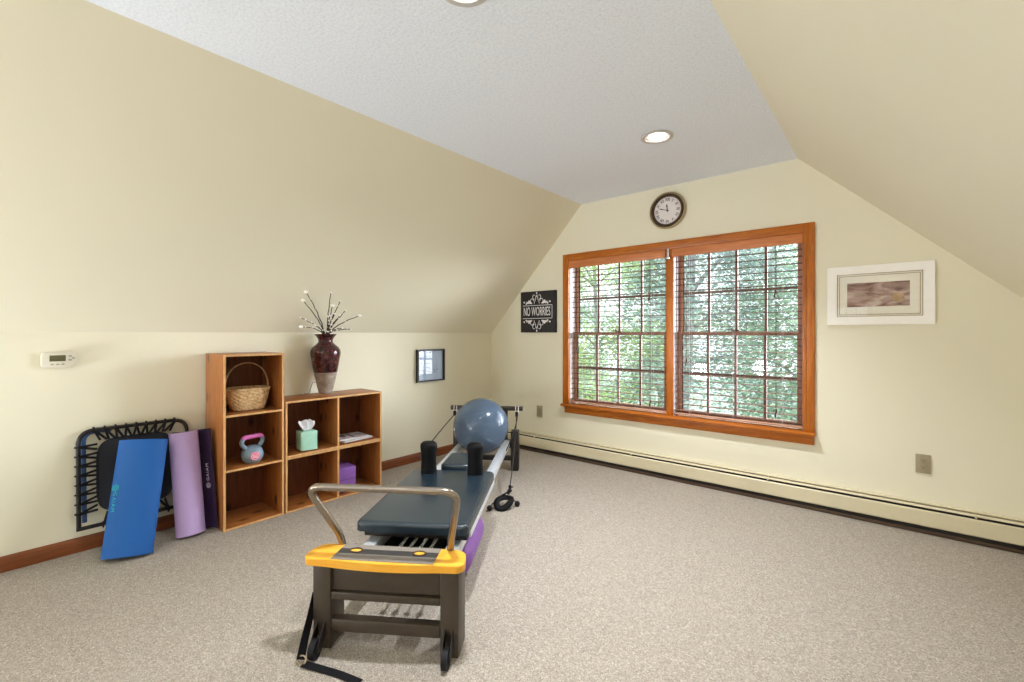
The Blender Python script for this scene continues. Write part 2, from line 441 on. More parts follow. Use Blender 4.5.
# windows ------------------------------------------------------------------
MUL0, MUL1 = -1.456, -1.397
def window(name, yw, sgn):
    """yw: inner wall face, sgn +1 when outside is towards +Y"""
    Y = lambda d: yw + sgn * d
    def bx(m, x0, x1, d0, d1, z0, z1, b=0.0):
        y0, y1 = sorted((Y(d0), Y(d1))); m.box((x0, y0, z0), (x1, y1, z1), b)
    root = bpy.data.objects.new(name, None); COL.objects.link(root); root['kind'] = 'structure'
    m = MB(); m.use(M['trim_z'])
    bx(m, WX0 - 0.064, WX0, -0.022, -0.001, 0.525, 1.964, 0.004); bx(m, WX0 - 0.02, WX0 + 0.004, -0.026, -0.001, 0.525, 1.91, 0.003)
    bx(m, WX1, WX1 + 0.066, -0.022, -0.001, 0.525, 1.964, 0.004); bx(m, WX1 - 0.004, WX1 + 0.02, -0.026, -0.001, 0.525, 1.91, 0.003)
    m.use(M['trim_x']); bx(m, WX0 - 0.0005, WX1 + 0.0005, -0.022, -0.001, 1.897, 1.964, 0.004)
    m.build('casing', None, root)
    m = MB(); m.use(M['trim_x']); bx(m, WX0 - 0.068, WX1 + 0.073, -0.062, 0.06, 0.500, 0.524, 0.008)
    m.build('stool', None, root)
    m = MB(); poly = [(Y(-0.001), 0.434), (Y(-0.016), 0.434), (Y(-0.024), 0.5), (Y(-0.001), 0.5)]
    m.use(M['trim_x']); m.prism(poly, 'x', WX0 - 0.045, WX1 + 0.062, 0.003); m.build('apron', None, root)
    m = MB(); m.use(M['trim_z']); bx(m, MUL0, MUL1, -0.004, 0.12, 0.524, WZ1, 0.003); m.build('mullion', None, root)
    m = MB(); m.use(M['liner'])
    for x0, x1 in ((WX0, WX0 + 0.008), (MUL1 + 0.0002, MUL1 + 0.003), (WX1 - 0.008, WX1)):
        bx(m, x0, x1, 0.004, 0.052, 0.524, WZ1)
    for x0, x1 in ((WX0, WX0 + 0.012), (MUL0 - 0.008, MUL0 - 0.0002), (MUL1 + 0.0002, MUL1 + 0.012), (WX1 - 0.012, WX1)):
        bx(m, x0, x1, 0.052, 0.125, 0.524, WZ1)
    m.use(M['trim_x']); bx(m, WX0 + 0.008, WX1 - 0.008, 0.0, 0.13, WZ1 - 0.01, WZ1 - 0.0005); m.build('jamb', None, root)
    for gx0, gx1 in ((WX0 + 0.013, MUL0 - 0.009), (MUL1 + 0.013, WX1 - 0.013)):
        for z0, z1, d in ((0.526, 1.216, 0.062), (1.186, 1.888, 0.092)):
            m = MB(); m.use(M['sash']); st = 0.036
            bx(m, gx0, gx0 + st, d, d + 0.028, z0, z1, 0.003); bx(m, gx1 - st, gx1, d, d + 0.028, z0, z1, 0.003)
            bx(m, gx0 + st, gx1 - st, d, d + 0.028, z1 - 0.03, z1, 0.003); bx(m, gx0 + st, gx1 - st, d, d + 0.028, z0, z0 + (0.045 if z0 < 1 else 0.03), 0.003)
            s = m.build('sash', None, root)
            m = MB(); m.use(M['sash'])
            for k in (1, 2, 3):
                x = gx0 + st + (gx1 - gx0 - 2 * st) * k / 4; bx(m, x - 0.009, x + 0.009, d + 0.004, d + 0.024, z0 + 0.03, z1 - 0.029)
            zm = 0.5 * (z0 + z1) + (0.005 if z0 < 1 else -0.005)
            bx(m, gx0 + st, gx1 - st, d + 0.003, d + 0.025, zm - 0.009, zm + 0.009); m.mats[:] = [M['muntin']]; m.build('muntins', None, s)
            m = MB(); bx(m, gx0 + st, gx1 - st, d + 0.0125, d + 0.0155, z0 + 0.03, z1 - 0.03); m.build('glass', M['glass'], s, smooth=0)
        m = MB(); xm = 0.5 * (gx0 + gx1); bx(m, xm - 0.03, xm + 0.03, 0.062, 0.09, 1.2165, 1.228, 0.003); bx(m, xm - 0.05, xm - 0.01, 0.055, 0.075, 1.228, 1.236, 0.002)
        m.build('sash_lock', M['bronze_dark'], root)
    return root
window('window_1', YF, 1)
window('window_2', YN, -1)

# blinds on the far window ---------------------------------------------------
def blind(x0, x1, label, cord_side):
    xm = 0.5 * (x0 + x1)
    t = empty('venetian_blind', (xm, YF + 0.03, 0.53), 0, label, 'window blind', 'wooden blinds on the far window')
    w = (x1 - x0) / 2; zt = 1.894 - 0.53
    m = MB(); m.use(M['valance']).box((-w - 0.002, -0.062, zt - 0.068), (w + 0.002, -0.05, zt), 0.003)
    m.box((-w - 0.002, -0.05, zt - 0.068), (-w + 0.008, -0.012, zt), 0.002); m.box((w - 0.008, -0.05, zt - 0.068), (w + 0.002, -0.012, zt), 0.002)
    m.build('valance', None, t)
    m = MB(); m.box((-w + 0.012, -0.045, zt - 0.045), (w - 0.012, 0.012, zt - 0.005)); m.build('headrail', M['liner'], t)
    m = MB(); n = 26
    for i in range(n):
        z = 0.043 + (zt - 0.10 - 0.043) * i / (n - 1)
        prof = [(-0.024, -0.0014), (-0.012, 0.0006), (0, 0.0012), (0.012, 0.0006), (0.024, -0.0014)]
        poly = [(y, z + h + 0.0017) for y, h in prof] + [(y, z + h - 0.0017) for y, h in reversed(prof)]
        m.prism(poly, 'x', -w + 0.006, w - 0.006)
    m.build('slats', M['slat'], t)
    m = MB(); m.box((-w + 0.006, -0.025, 0.004), (w - 0.006, 0.025, 0.022), 0.004); m.build('bottom_rail', M['rail_wood'], t)
    m = MB()
    for fx in (-0.72, 0.0, 0.72):
        for y in (-0.026, 0.026): m.cyl((fx * w, y, 0.012), (fx * w, y, zt - 0.05), 0.0011, 6)
    m.build('ladder_cord', M['liner'], t)
    for (fx, zb) in cord_side:
        m = MB(); x = fx * w
        m.cyl((x, -0.031, zb), (x, -0.031, zt - 0.06), 0.0012, 6); m.cyl((x + 0.006, -0.031, zb + 0.03), (x + 0.006, -0.031, zt - 0.06), 0.0012, 6)
        for q, zz in ((x, zb), (x + 0.006, zb + 0.03)): m.lathe([(0.0015, 0.0), (0.006, -0.006), (0.0075, -0.028), (0.003, -0.034)], 12, (q, -0.031, zz))
        m.build('pull_cord', M['bronze_dark'], t)
    return t
blind(WX0 + 0.011, MUL0 - 0.002, 'wooden venetian blind with open slats on the left window by the black sign', ((0.68, 0.98), (-0.86, 0.52), (0.7, 0.08)))
blind(MUL1 + 0.002, WX1 - 0.005, 'wooden venetian blind with open slats on the right window by the white framed print', ((0.62, 0.96), (-0.78, 0.44), (0.63, 0.1)))
m = MB(); m.box((MUL0 + 0.012, YF - 0.026, 1.825), (MUL0 + 0.03, YF - 0.0045, 1.9), 0.002); m.box((MUL0 + 0.004, YF - 0.03, 1.815), (MUL0 + 0.038, YF - 0.0045, 1.835), 0.002)
tag(m.build('valance_clip', M['chrome']), 'small chrome clip between the two blind valances at the window mullion', 'clip')

# baseboard heater -----------------------------------------------------------
h = empty('baseboard_heater', (-1.36, YF - 0.002, 0), 0, 'long cream baseboard heater along the carpet under the window', 'heater')
hx = 2.062
m = MB()
m.prism([(0, 0.178), (-0.030, 0.178), (-0.030, 0.174), (-0.004, 0.170), (-0.004, 0.04), (0, 0.04)], 'x', -hx, hx); m.build('back_panel', M['heater'], h)
m = MB(); m.prism([(-0.036, 0.168), (-0.050, 0.161), (-0.050, 0.157), (-0.036, 0.164)], 'x', -hx, hx); m.build('damper_flap', M['heater'], h)
m = MB(); m.prism([(-0.046, 0.143), (-0.052, 0.141), (-0.056, 0.136), (-0.056, 0.052), (-0.05, 0.046), (-0.046, 0.05), (-0.046, 0.13)], 'x', -hx, hx); m.build('front_panel', M['heater'], h)
m = MB(); m.box((-hx, -0.032, 0.045), (hx, -0.005, 0.152)); m.build('fin_core', M['heater_dark'], h)
m = MB(); m.use(M['heater_dark']).box((-hx, -0.043, 0.012), (hx, -0.006, 0.044)); m.use(M['heater_foot']).box((-hx, -0.05, 0.001), (hx, -0.0435, 0.022), 0.002); m.build('kick_strip', None, h)
for k in range(4):
    x = -hx + 0.62 + k * 1.05; m = MB(); m.box((x, -0.0575, 0.15), (x + 0.008, -0.004, 0.166)); m.build('bracket', M['heater'], h)

# ------------------------------------------------------------------ wall things
# wall clock
c = empty('wall_clock', (-1.441, YF - 0.002, 2.219), 0, 'round bronze wall clock with white roman numeral dial above the window', 'clock')
rot = Matrix.Rotation(PI / 2, 4, 'X')           # +z of the lathe -> -y
m = MB(); m.lathe([(0.150, 0), (0.153, 0.012), (0.150, 0.024), (0.143, 0.028), (0.137, 0.022), (0.134, 0.018)], 64, mtx=rot, caps=False); m.build('outer_rim', M['bronze'], c, 50)
m = MB(); m.lathe([(0.136, 0.016), (0.132, 0.034), (0.124, 0.038), (0.116, 0.030), (0.112, 0.014)], 64, mtx=rot, caps=False); m.build('inner_rim', M['bronze_dark'], c, 50)
m = MB(); m.lathe([(0.0, 0.013), (0.118, 0.013)], 64, mtx=rot, caps=False); d = m.build('dial', M['dial'], c)
for i, s in enumerate('XII I II III IV V VI VII VIII IX X XI'.split()):
    a = 2 * PI * i / 12
    mt = Matrix.Translation((0.088 * math.sin(a), -0.015, 0.088 * math.cos(a))) @ Matrix.Rotation(a, 4, 'Y') @ Matrix.Rotation(PI / 2, 4, 'X')
    m = MB(); m.text(s, 0.036 if len(s) < 4 else 0.03, mt, 0.0006, spacing=0.9); m.build('numeral', M['numeral'], d, 0)
def hand(ang, ln, w, nm):
    m = MB(); mt = Matrix.Translation((0, -0.018, 0)) @ Matrix.Rotation(ang, 4, 'Y')
    m.prism([(-w, -0.015), (w, -0.015), (w * 1.0, ln * 0.45), (w * 2.2, ln * 0.6), (w, ln * 0.75), (0, ln), (-w, ln * 0.75), (-w * 2.2, ln * 0.6), (-w, ln * 0.45)], 'y', -0.001, 0.001, mtx=mt)
    if nm == 'hour_hand': m.cyl((0, -0.018, 0), (0, -0.0225, 0), 0.007, 16)
    m.build(nm, M['numeral'], c, 0)
hand(2 * PI * (11 + 48 / 60) / 12, 0.058, 0.0032, 'hour_hand'); hand(2 * PI * 48 / 60, 0.085, 0.0022, 'minute_hand')

# NO WORRIES sign
sx, sz = -2.774, 1.42
g = empty('wall_sign', (sx, YF - 0.002, sz), 0, 'square black sign with white NO WORRIES lettering and scrolls left of the window', 'sign')
m = MB(); m.box((-0.221, -0.024, -0.21), (0.221, 0, 0.21), 0.002); m.build('board', M['sign_black'], g)
fx = Matrix.Translation((-0.012, -0.0255, 0.0)) @ Matrix.Rotation(PI / 2, 4, 'X')
m = MB(); m.text('NO WORRIES', 0.079, fx @ Matrix.Diagonal((0.70, 1.62, 1, 1)), 0.0008, spacing=1.0); m.build('lettering', M['white'], g, 0)
m = MB()
for s_ in (1, -1):
    z0 = s_ * 0.066
    m.tube([(-0.19, -0.025, z0), (0.175, -0.025, z0)], 0.0028, 6)
    for q in (1, -1):
        xx = lambda x: -0.012 + q * x
        for (x, z, r) in ((0.085, 0.03, 0.016), (0.112, 0.028, 0.013), (0.098, 0.045, 0.012), (0.07, 0.024, 0.010), (0.135, 0.02, 0.010), (0.162, 0.035, 0.011), (0.128, 0.036, 0.007)):
            m.ball((xx(x), -0.0245, z0 + s_ * z), r, (1, 0.12, 0.8), 12, 8)
        m.tube([Vector((xx(0.06 - 0.02 * math.cos(t)), -0.025, z0 + s_ * (0.045 + 0.024 * math.sin(t)))) for t in [i * 0.4 for i in range(13)]], 0.0034, 6)
        m.tube([Vector((xx(0.035 - 0.016 * math.cos(t + 1)), -0.025, z0 + s_ * (0.085 + 0.022 * math.sin(t + 1)))) for t in [i * 0.4 for i in range(11)]], 0.0034, 6)
        m.tube(bez((xx(0.03), -0.025, z0 + s_ * 0.02), (xx(0.04), -0.025, z0 + s_ * 0.04), (xx(0.005), -0.025, z0 + s_ * 0.05), (xx(0.012), -0.025, z0 + s_ * 0.1), 10), 0.003, 6)
    m.ball((-0.012, -0.0245, z0 + s_ * 0.125), 0.010, (0.8, 0.15, 1.2), 12, 8); m.ball((-0.012, -0.0245, z0 + s_ * 0.096), 0.008, (0.8, 0.15, 1.2), 12, 8)
m.tube([(0.178, -0.025, -0.066), (0.178, -0.025, 0.066)], 0.0028, 6)
m.build('scrollwork', M['white'], g)

# white framed print
px, pz, pw, ph = -0.082, 1.448, 0.265, 0.1905
g = empty('framed_print', (px, YF - 0.003, pz), 0, 'wide white picture frame with a shell print to the right of the window', 'picture')
m = MB(); m.use(M['white_frame'])
fw = 0.052
def frame_ring(m, w, h_, fw, y0, y1, yin):
    o = [(-w, -h_), (w, -h_), (w, h_), (-w, h_)]; i = [(-w + fw, -h_ + fw), (w - fw, -h_ + fw), (w - fw, h_ - fw), (-w + fw, h_ - fw)]
    v = [(x, y0, z) for x, z in o] + [(x, y1, z) for x, z in o] + [(x, yin, z) for x, z in i] + [(x, y0, z) for x, z in i]
    f = []
    for k in range(4):
        n = (k + 1) % 4
        f += [(k, n, 4 + n, 4 + k), (4 + k, 4 + n, 8 + n, 8 + k), (8 + k, 8 + n, 12 + n, 12 + k), (12 + k, 12 + n, n, k)]
    m._add(v, f)
frame_ring(m, pw, ph, fw, 0, -0.026, -0.018); m.build('frame', None, g, 20)
m = MB()
for (w_, h_) in ((pw - fw - 0.0005, ph - fw - 0.0005), (pw - fw - 0.012, ph - fw - 0.012)):
    for a, b in (((-w_, -h_), (w_, -h_ + 0.003)), ((-w_, h_ - 0.003), (w_, h_)), ((-w_, -h_ + 0.003), (-w_ + 0.003, h_ - 0.003)), ((w_ - 0.003, -h_ + 0.003), (w_, h_ - 0.003))):
        m.box((a[0], -0.0135, a[1]), (b[0], -0.0105, b[1]))
m.build('gold_fillet', M['gold_line'], g)
m = MB(); m.box((-pw + fw, -0.0100, -ph + fw), (pw - fw, -0.004, ph - fw)); mb = m.build('mat_board', M['matboard'], g, 0)
m = MB(); m.box((-0.159, -0.0112, -0.075), (0.152, -0.0102, 0.079)); m.build('print', M['print'], mb, 0)
m = MB(); m.box((-pw + fw, -0.0162, -ph + fw), (pw - fw, -0.0148, ph - fw)); m.build('glass', M['picture_glass'], g, 0)

# small black frame on the left wall
g = empty('picture_frame', (XL + 0.002, 2.848, 0.894), 0, 'small black frame with pale blue paper on the left wall', 'picture')
m = MB(); m.use(M['black_frame']); W_, H_ = 0.168, 0.155
for a, b in (((-W_, -H_), (W_, -H_ + 0.016)), ((-W_, H_ - 0.016), (W_, H_)), ((-W_, -H_ + 0.016), (-W_ + 0.016, H_ - 0.016)), ((W_ - 0.016, -H_ + 0.016), (W_, H_ - 0.016))):
    m.box((0, a[0], a[1]), (0.03, b[0], b[1]))
m.build('frame', None, g)
m = MB(); m.box((0.003, -W_ + 0.016, -H_ + 0.016), (0.010, W_ - 0.016, H_ - 0.016)); pp = m.build('paper', M['pale_blue'], g, 0)
m = MB()
for z, segs in ((-0.012, ((0.005, 0.085),)), (-0.042, ((0.0, 0.022), (0.03, 0.058), (0.066, 0.1))), (-0.066, ((0.005, 0.018), (0.045, 0.062)))):
    for a, b in segs: m.tube([(0.0106, a + (b - a) * i / 8, z + 0.006 * math.sin(i * 2.2)) for i in range(9)], 0.0016, 5)
m.build('handwriting', M['pencil'], pp)
m = MB(); m.box((0.018, -W_ + 0.016, -H_ + 0.016), (0.0195, W_ - 0.016, H_ - 0.016)); m.build('glass', M['picture_glass'], g, 0)

# thermostat
g = empty('thermostat', (XL + 0.002, 0.299, 1.06), 0, 'white digital thermostat with grey screen on the left wall', 'thermostat')
m = MB(); m.box((0, -0.055, -0.034), (0.008, 0.055, 0.034), 0.004); m.build('wall_mount', M['white_plastic'], g)
m = MB(); m.prism([(-0.067, -0.03), (-0.055, -0.042), (0.055, -0.042), (0.067, -0.03), (0.067, 0.03), (0.055, 0.042), (-0.055, 0.042), (-0.067, 0.03)], 'x', 0.008, 0.028, 0.004); m.build('housing', M['white_plastic'], g)
m = MB(); m.box((0.0275, -0.036, -0.008), (0.0292, 0.026, 0.024), 0.0006); m.build('screen', M['lcd'], g)
for y, z, r in ((-0.026, -0.024, 0.006), (-0.005, -0.024, 0.006), (0.016, -0.024, 0.006), (0.043, 0.019, 0.007), (0.043, -0.002, 0.007), (0.056, 0.008, 0.006)):
    m = MB(); m.ball((0.028, y, z), r, (0.35, 1.1, 0.7), 12, 8); m.build('button', M['grey_plastic'], g)

# outlets
def outlet(x, z, label):
    g = empty('wall_outlet', (x, YF - 0.002, z), 0, label, 'outlet', 'ivory outlets on the window wall')
    m = MB(); m.box((-0.035, -0.006, -0.057), (0.035, 0, 0.057), 0.0025); m.build('cover_plate', M['outlet'], g)
    for dz in (0.02, -0.02):
        m = MB(); m.use(M['outlet'])
        m.prism([(0.0165 * math.cos(a) if abs(math.cos(a)) < 2 else 0, dz + max(-0.0135, min(0.0135, 0.0175 * math.sin(a)))) for a in [2 * PI * i / 24 for i in range(24)]], 'y', -0.0085, -0.0055)
        f = m.build('receptacle', None, g)
        m = MB(); m.box((-0.0075, -0.0092, dz - 0.001), (-0.0055, -0.0084, dz + 0.008)); m.box((0.0055, -0.0092, dz - 0.001), (0.0075, -0.0084, dz + 0.007)); m.cyl((0, -0.0084, dz - 0.0075), (0, -0.0092, dz - 0.0075), 0.0028, 10)
        m.build('slots', M['dark_slot'], f)
    m = MB(); m.cyl((0, -0.0055, 0), (0, -0.0075, 0), 0.003, 10); m.build('screw', M['outlet'], g)
    return g
outlet(0.131, 0.409, 'ivory outlet low on the wall below the white framed print')
outlet(-2.766, 0.409, 'ivory outlet low on the wall below the black sign, beside the room corner')

# recessed ceiling lights
def light_fixture(loc, label):
    g = empty('recessed_light', loc, 0, label, 'ceiling light', 'recessed ceiling lights')
    m = MB(); m.lathe([(0.098, -0.0005), (0.098, -0.006), (0.090, -0.010), (0.074, -0.007), (0.072, -0.0005)], 48, caps=False); m.build('trim_ring', M['lamp_trim'], g, 50)
    m = MB(); m.lathe([(0.0735, -0.004), (0.066, -0.0015), (0.0, -0.001)], 48, caps=False); m.build('reflector', M['lamp_well'], g, 60)
    m = MB(); m.ball((0, 0, -0.004), 0.052, (1, 1, 0.16), 24, 10); m.build('bulb', M['bulb'], g, 60)
    return g
LAMPS = [(-1.13, 2.74), (-1.159, 1.114)]
light_fixture((LAMPS[0][0], LAMPS[0][1], ZC - 0.001), 'round recessed ceiling light in front of the window, fully in view')
light_fixture((LAMPS[1][0], LAMPS[1][1], ZC - 0.001), 'round recessed ceiling light cut off by the top of the photo')
def spot(x, y, e, ang=104, blend=1.0, size=0.05):
    l = bpy.data.lights.new('ceiling_lamp_or_fill', 'SPOT'); l.energy = e; l.spot_size = R_(ang); l.spot_blend = blend; l.shadow_soft_size = size
    l.color = (0.93, 0.96, 1.0)
    o = bpy.data.objects.new('ceiling_lamp_or_fill', l); COL.objects.link(o); o.location = (x, y, ZC - 0.05)
UP = 360
ES = 220
spot(*LAMPS[0], ES * 1.05, 110); spot(*LAMPS[1], ES * 0.85)
for yy, k in ((-0.45, 0.12), (-2.05, 0.5), (-3.65, 0.5), (-5.25, 0.5)): spot(-1.25, yy, ES * k)  # added fill spots behind the camera, no fixtures built

# added drum uplights, out of view in the back half, filling the room
def uplight(x, y, e, tilt, label):
    g = empty('added_fill_uplight', (x, y, 0.001), 0, label, 'fill light', 'added fill lights in the unseen back of the room')
    m = MB(); m.lathe([(0.001, 0), (0.20, 0), (0.205, 0.01), (0.205, 0.20), (0.215, 0.215), (0.20, 0.215), (0.195, 0.20), (0.05, 0.16), (0.001, 0.16)], 40); m.build('drum', M['black_metal'], g)
    m = MB(); m.lathe([(0.0, 0.197), (0.192, 0.197)], 40, caps=False); m.build('diffuser', M['lamp_well'], g)
    l = bpy.data.lights.new('uplight', 'SPOT'); l.energy = e; l.spot_size = R_(178); l.spot_blend = 0.3; l.shadow_soft_size = 0.18; l.color = (0.90, 0.94, 1.0)
    o = bpy.data.objects.new('uplight', l); COL.objects.link(o); o.location = (x, y, 0.42); o.rotation_euler = (PI - R_(tilt), 0, 0)
uplight(-3.05, -2.0, UP * 0.62, 4, 'added black drum fill light on the carpet behind the camera')
uplight(-2.3, -3.9, UP * 0.45, 25, 'added black drum fill light on the carpet at the back of the room')

# ------------------------------------------------------------------ bookcases
def board(m, mat, lo, hi, b=0.0015): m.use(mat).box(lo, hi, b)
TH = 0.0125
def crate(name, loc, rz, w, h_, d, shelves, dividers, label, cat='shelf', group=None):
    """local: x out of the wall (back at -d, front at 0), y along the wall from 0 to w"""
    t = empty(name, loc, rz, label, cat, group)
    for y in (0, w - TH):
        m = MB(); board(m, M['pine_z'], (-d, y, 0), (-0.003, y + TH, h_)); m.use(M['pine_edge']).box((-0.0029, y, 0), (0, y + TH, h_)); m.build('side_panel', None, t)
    m = MB(); board(m, M['pine_y'], (-d, TH + .0003, h_ - TH), (-0.003, w - TH - .0003, h_)); m.use(M['pine_edge']).box((-0.0029, TH + .0003, h_ - TH), (0, w - TH - .0003, h_)); m.build('top_board', None, t)
    m = MB(); board(m, M['pine_y'], (-d, TH + .0003, 0.001), (-0.003, w - TH - .0003, TH)); m.use(M['pine_edge']).box((-0.0029, TH + .0003, 0.001), (0, w - TH - .0003, TH)); m.build('bottom_board', None, t)
    for z in shelves:
        m = MB(); board(m, M['pine_y'], (-d + 0.009, TH + .0003, z - TH), (-0.003, w - TH - .0003, z)); m.use(M['pine_edge']).box((-0.0029, TH + .0003, z - TH), (0, w - TH - .0003, z)); m.build('shelf', None, t)
    for y in dividers:
        m = MB(); board(m, M['pine_z'], (-d + 0.009, y - TH / 2, TH + .0003), (-0.003, y + TH / 2, h_ - TH - .0003)); m.use(M['pine_edge']).box((-0.0029, y - TH / 2, TH + .0003), (0, y + TH / 2, h_ - TH - .0003)); m.build('divider', None, t)
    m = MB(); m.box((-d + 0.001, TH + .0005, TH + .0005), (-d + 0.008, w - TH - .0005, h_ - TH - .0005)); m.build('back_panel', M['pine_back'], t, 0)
    return t
RZ = -R_(1.2)
crate('bookcase', (-3.094, 0.976, 0.001), 0.0, 0.356, 1.070, 0.324, (0.700, 0.366), (), 'tall narrow pine bookcase with three open cubbies beside the mats', 'bookcase')
crate('shelf_unit', (-3.096, 1.342, 0.001), RZ, 0.728, 0.368, 0.30, (), (0.371,), 'low pine two-cubby unit on the carpet, bottom of the stack', 'shelf unit', 'stacked two-cubby pine units')
crate('shelf_unit', (-3.096, 1.342, 0.370), RZ, 0.728, 0.376, 0.30, (), (0.371,), 'low pine two-cubby unit stacked on top, carrying the vase', 'shelf unit', 'stacked two-cubby pine units')

# basket
bx0 = (-3.262, 1.166, 0.7025)
g = empty('basket', bx0, R_(-4), 'woven splint basket with tall arched handle on the top cubby of the tall bookcase', 'basket')
def sq(a, p):   # superellipse
    c_, s_ = math.cos(a), math.sin(a)
    return (math.copysign(abs(c_) ** (2 / p), c_), math.copysign(abs(s_) ** (2 / p), s_))
m = MB(); rows, N = 11, 60
verts = []
rings = []
for r in range(rows * 2 + 1):
    k = r / (rows * 2); z = 0.004 + 0.132 * k
    ax, ay = 0.070 + 0.032 * k ** 0.8, 0.088 + 0.044 * k ** 0.8; pw_ = 4.5 - 2.3 * k
    rings.append((z, ax, ay, pw_))
for outer in (True, False):
    off = 0 if outer else -0.006
    base = len(verts)
    for ri, (z, ax, ay, pw_) in enumerate(rings):
        for i in range(N):
            a = 2 * PI * i / N; x, y = sq(a, pw_)
            wv = 0.0032 * (1 if ((i // 2) + (ri // 2)) % 2 else -1) * (0.5 + 0.5 * (ri % 2)) if outer else 0
            verts.append(((ax + off + wv) * x, (ay + off + wv) * y, z))
nr = len(rings)
faces = [(o * nr * N + r * N + i, o * nr * N + r * N + (i + 1) % N, o * nr * N + (r + 1) * N + (i + 1) % N, o * nr * N + (r + 1) * N + i) for o in (0, 1) for r in range(nr - 1) for i in range(N)]
faces += [((nr - 1) * N + i, (nr - 1) * N + (i + 1) % N, (2 * nr - 1) * N + (i + 1) % N, (2 * nr - 1) * N + i) for i in range(N)]
faces += [tuple(range(N)), tuple(nr * N + i for i in range(N))]
m._add(verts, faces); m.build('body', M['basket'], g, 30)
m = MB(); m.tube([(0.102 * sq(2 * PI * i / 48, 2.2)[0], 0.1325 * sq(2 * PI * i / 48, 2.2)[1], 0.136) for i in range(48)], 0.0065, 8, closed=True, flat=1.2); m.build('rim', M['basket'], g)
m = MB(); m.tube([(0, -0.127 * math.cos(a) if abs(math.cos(a)) < 1 else -0.127 * math.cos(a), 0.13 + 0.175 * math.sin(a) ** 0.8) for a in [PI * i / 28 for i in range(29)]], 0.0115, 8, flat=0.3, up=(0, 1, 0)); m.build('handle', M['basket'], g)
m = MB(); m.ball((0.0, -0.03, 0.112), 0.055, (1.1, 1.3, 0.3)); m.build('liner_cloth', M['plum_mat'], g)

# kettlebell
g = empty('kettlebell', (-3.178, 1.168, 0.3675), R_(12), 'grey kettlebell with pink handle grip on the middle cubby of the tall bookcase', 'kettlebell')
m = MB(); m.use(M['kb_grey'])
m.lathe([(0.001, 0), (0.045, 0.0), (0.052, 0.004), (0.07, 0.022), (0.081, 0.055), (0.081, 0.075), (0.073, 0.103), (0.056, 0.126), (0.036, 0.138), (0.001, 0.142)], 40)
m.build('body', None, g, 60)
HP = fillet([(0, -0.045, 0.11), (0, -0.092, 0.165), (0, -0.076, 0.212), (0, 0.076, 0.212), (0, 0.092, 0.165), (0, 0.045, 0.11)], 0.04, 8)
m = MB(); m.tube(HP, 0.0165, 16); m.build('handle', M['kb_grey'], g, 60)
gp = [p for p in HP if p.z > 0.195]
m = MB(); m.tube(gp, 0.0182, 16); m.build('handle_grip', M['kb_pink'], g, 60)
mt = Matrix.Rotation(R_(-20), 4, 'Z') @ Matrix.Translation((0.0775, 0.004, 0.066)) @ Matrix.Rotation(PI / 2, 4, 'Y')
m = MB(); m.lathe([(0.001, 0.004), (0.034, 0.0035), (0.035, -0.01)], 32, mtx=mt); bd = m.build('badge', M['kb_badge'], g)
m = MB(); m.tube([mt @ Vector((0.027 * math.cos(a), 0.027 * math.sin(a), 0.0048)) for a in [2 * PI * i / 32 for i in range(32)]], 0.0015, 6, closed=True)
for k, y0 in enumerate((-0.008, 0.002, 0.011)): m.tube([mt @ Vector((y0, -0.018 + i * 0.004, 0.0047 + 0.0004 * (i % 2))) for i in range(10)], 0.0017, 5)
m.build('badge_print', M['white'], bd)

for ch in g.children: ch.scale = (0.79, 0.79, 0.79)
# tissue box
g = empty('tissue_box', (-3.165, 1.516, 0.3905), R_(-7), 'mint green cube tissue box with a white tissue pulled up in the left cubby', 'tissue box')
m = MB(); m.box((-0.056, -0.054, 0), (0.056, 0.054, 0.128), 0.002); m.build('box', M['mint'], g)
m = MB(); N = 10
vs = []; fs = []
for i in range(N + 1):
    for j in range(9):
        v = i / N; u = j / 8 - 0.5
        spread = 0.026 + 0.06 * v - 0.035 * max(0, v - 0.6)
        x = 0.012 * math.sin(j * 1.7 + 2 * v) * (0.6 + v) + 0.012 * v
        y = u * 2 * spread * 0.8 - 0.02 * v * v + 0.01 * v
        z = 0.127 + 0.082 * v * (1 - 0.35 * abs(u)) + 0.006 * math.sin(j * 2.3) * v
        vs.append((x, y, z))
for i in range(N):
    for j in range(8): fs.append((i * 9 + j, i * 9 + j + 1, (i + 1) * 9 + j + 1, (i + 1) * 9 + j))
m._add(vs, fs); ti = m.build('tissue', M['tissue'], g, 80)
so = ti.modifiers.new('s', 'SOLIDIFY'); so.thickness = 0.0015

# magazines
def magazine(loc, rz, w, d, h_, label):
    g = empty('magazine', loc, rz, label, 'magazine', 'magazines in the right cubby')
    m = MB(); m.box((-d / 2, -w / 2, 0.0005), (d / 2, w / 2, h_ - 0.0006)); m.build('pages', M['paper'], g)
    m = MB(); m.box((-d / 2 - .001, -w / 2 - .001, h_ - 0.0005), (d / 2 + .001, w / 2 + .001, h_)); cv = m.build('cover', M['magpic'], g)
    m = MB()
    m.prism([(0.0 + 0.035 * math.cos(a) - 0.02, -0.05 + 0.03 * math.sin(a) * (1 + 0.3 * math.sin(3 * a))) for a in [2 * PI * i / 20 for i in range(20)]], 'z', h_ + 0.0001, h_ + 0.0006)
    m.box((-0.07, 0.0, h_ + 0.0001), (0.06, 0.018, h_ + 0.0005)); m.box((-0.02, 0.05, h_ + 0.0001), (0.0, 0.1, h_ + 0.0005))
    m.build('cover_print', M['ink'], cv)
    return g
magazine((-3.205, 1.885, 0.391), R_(5), 0.245, 0.185, 0.012, 'white magazine at the bottom of the pair in the upper right cubby')
magazine((-3.215, 1.872, 0.404), R_(-3), 0.235, 0.18, 0.010, 'magazine with dark cover picture on top of another in the upper right cubby')

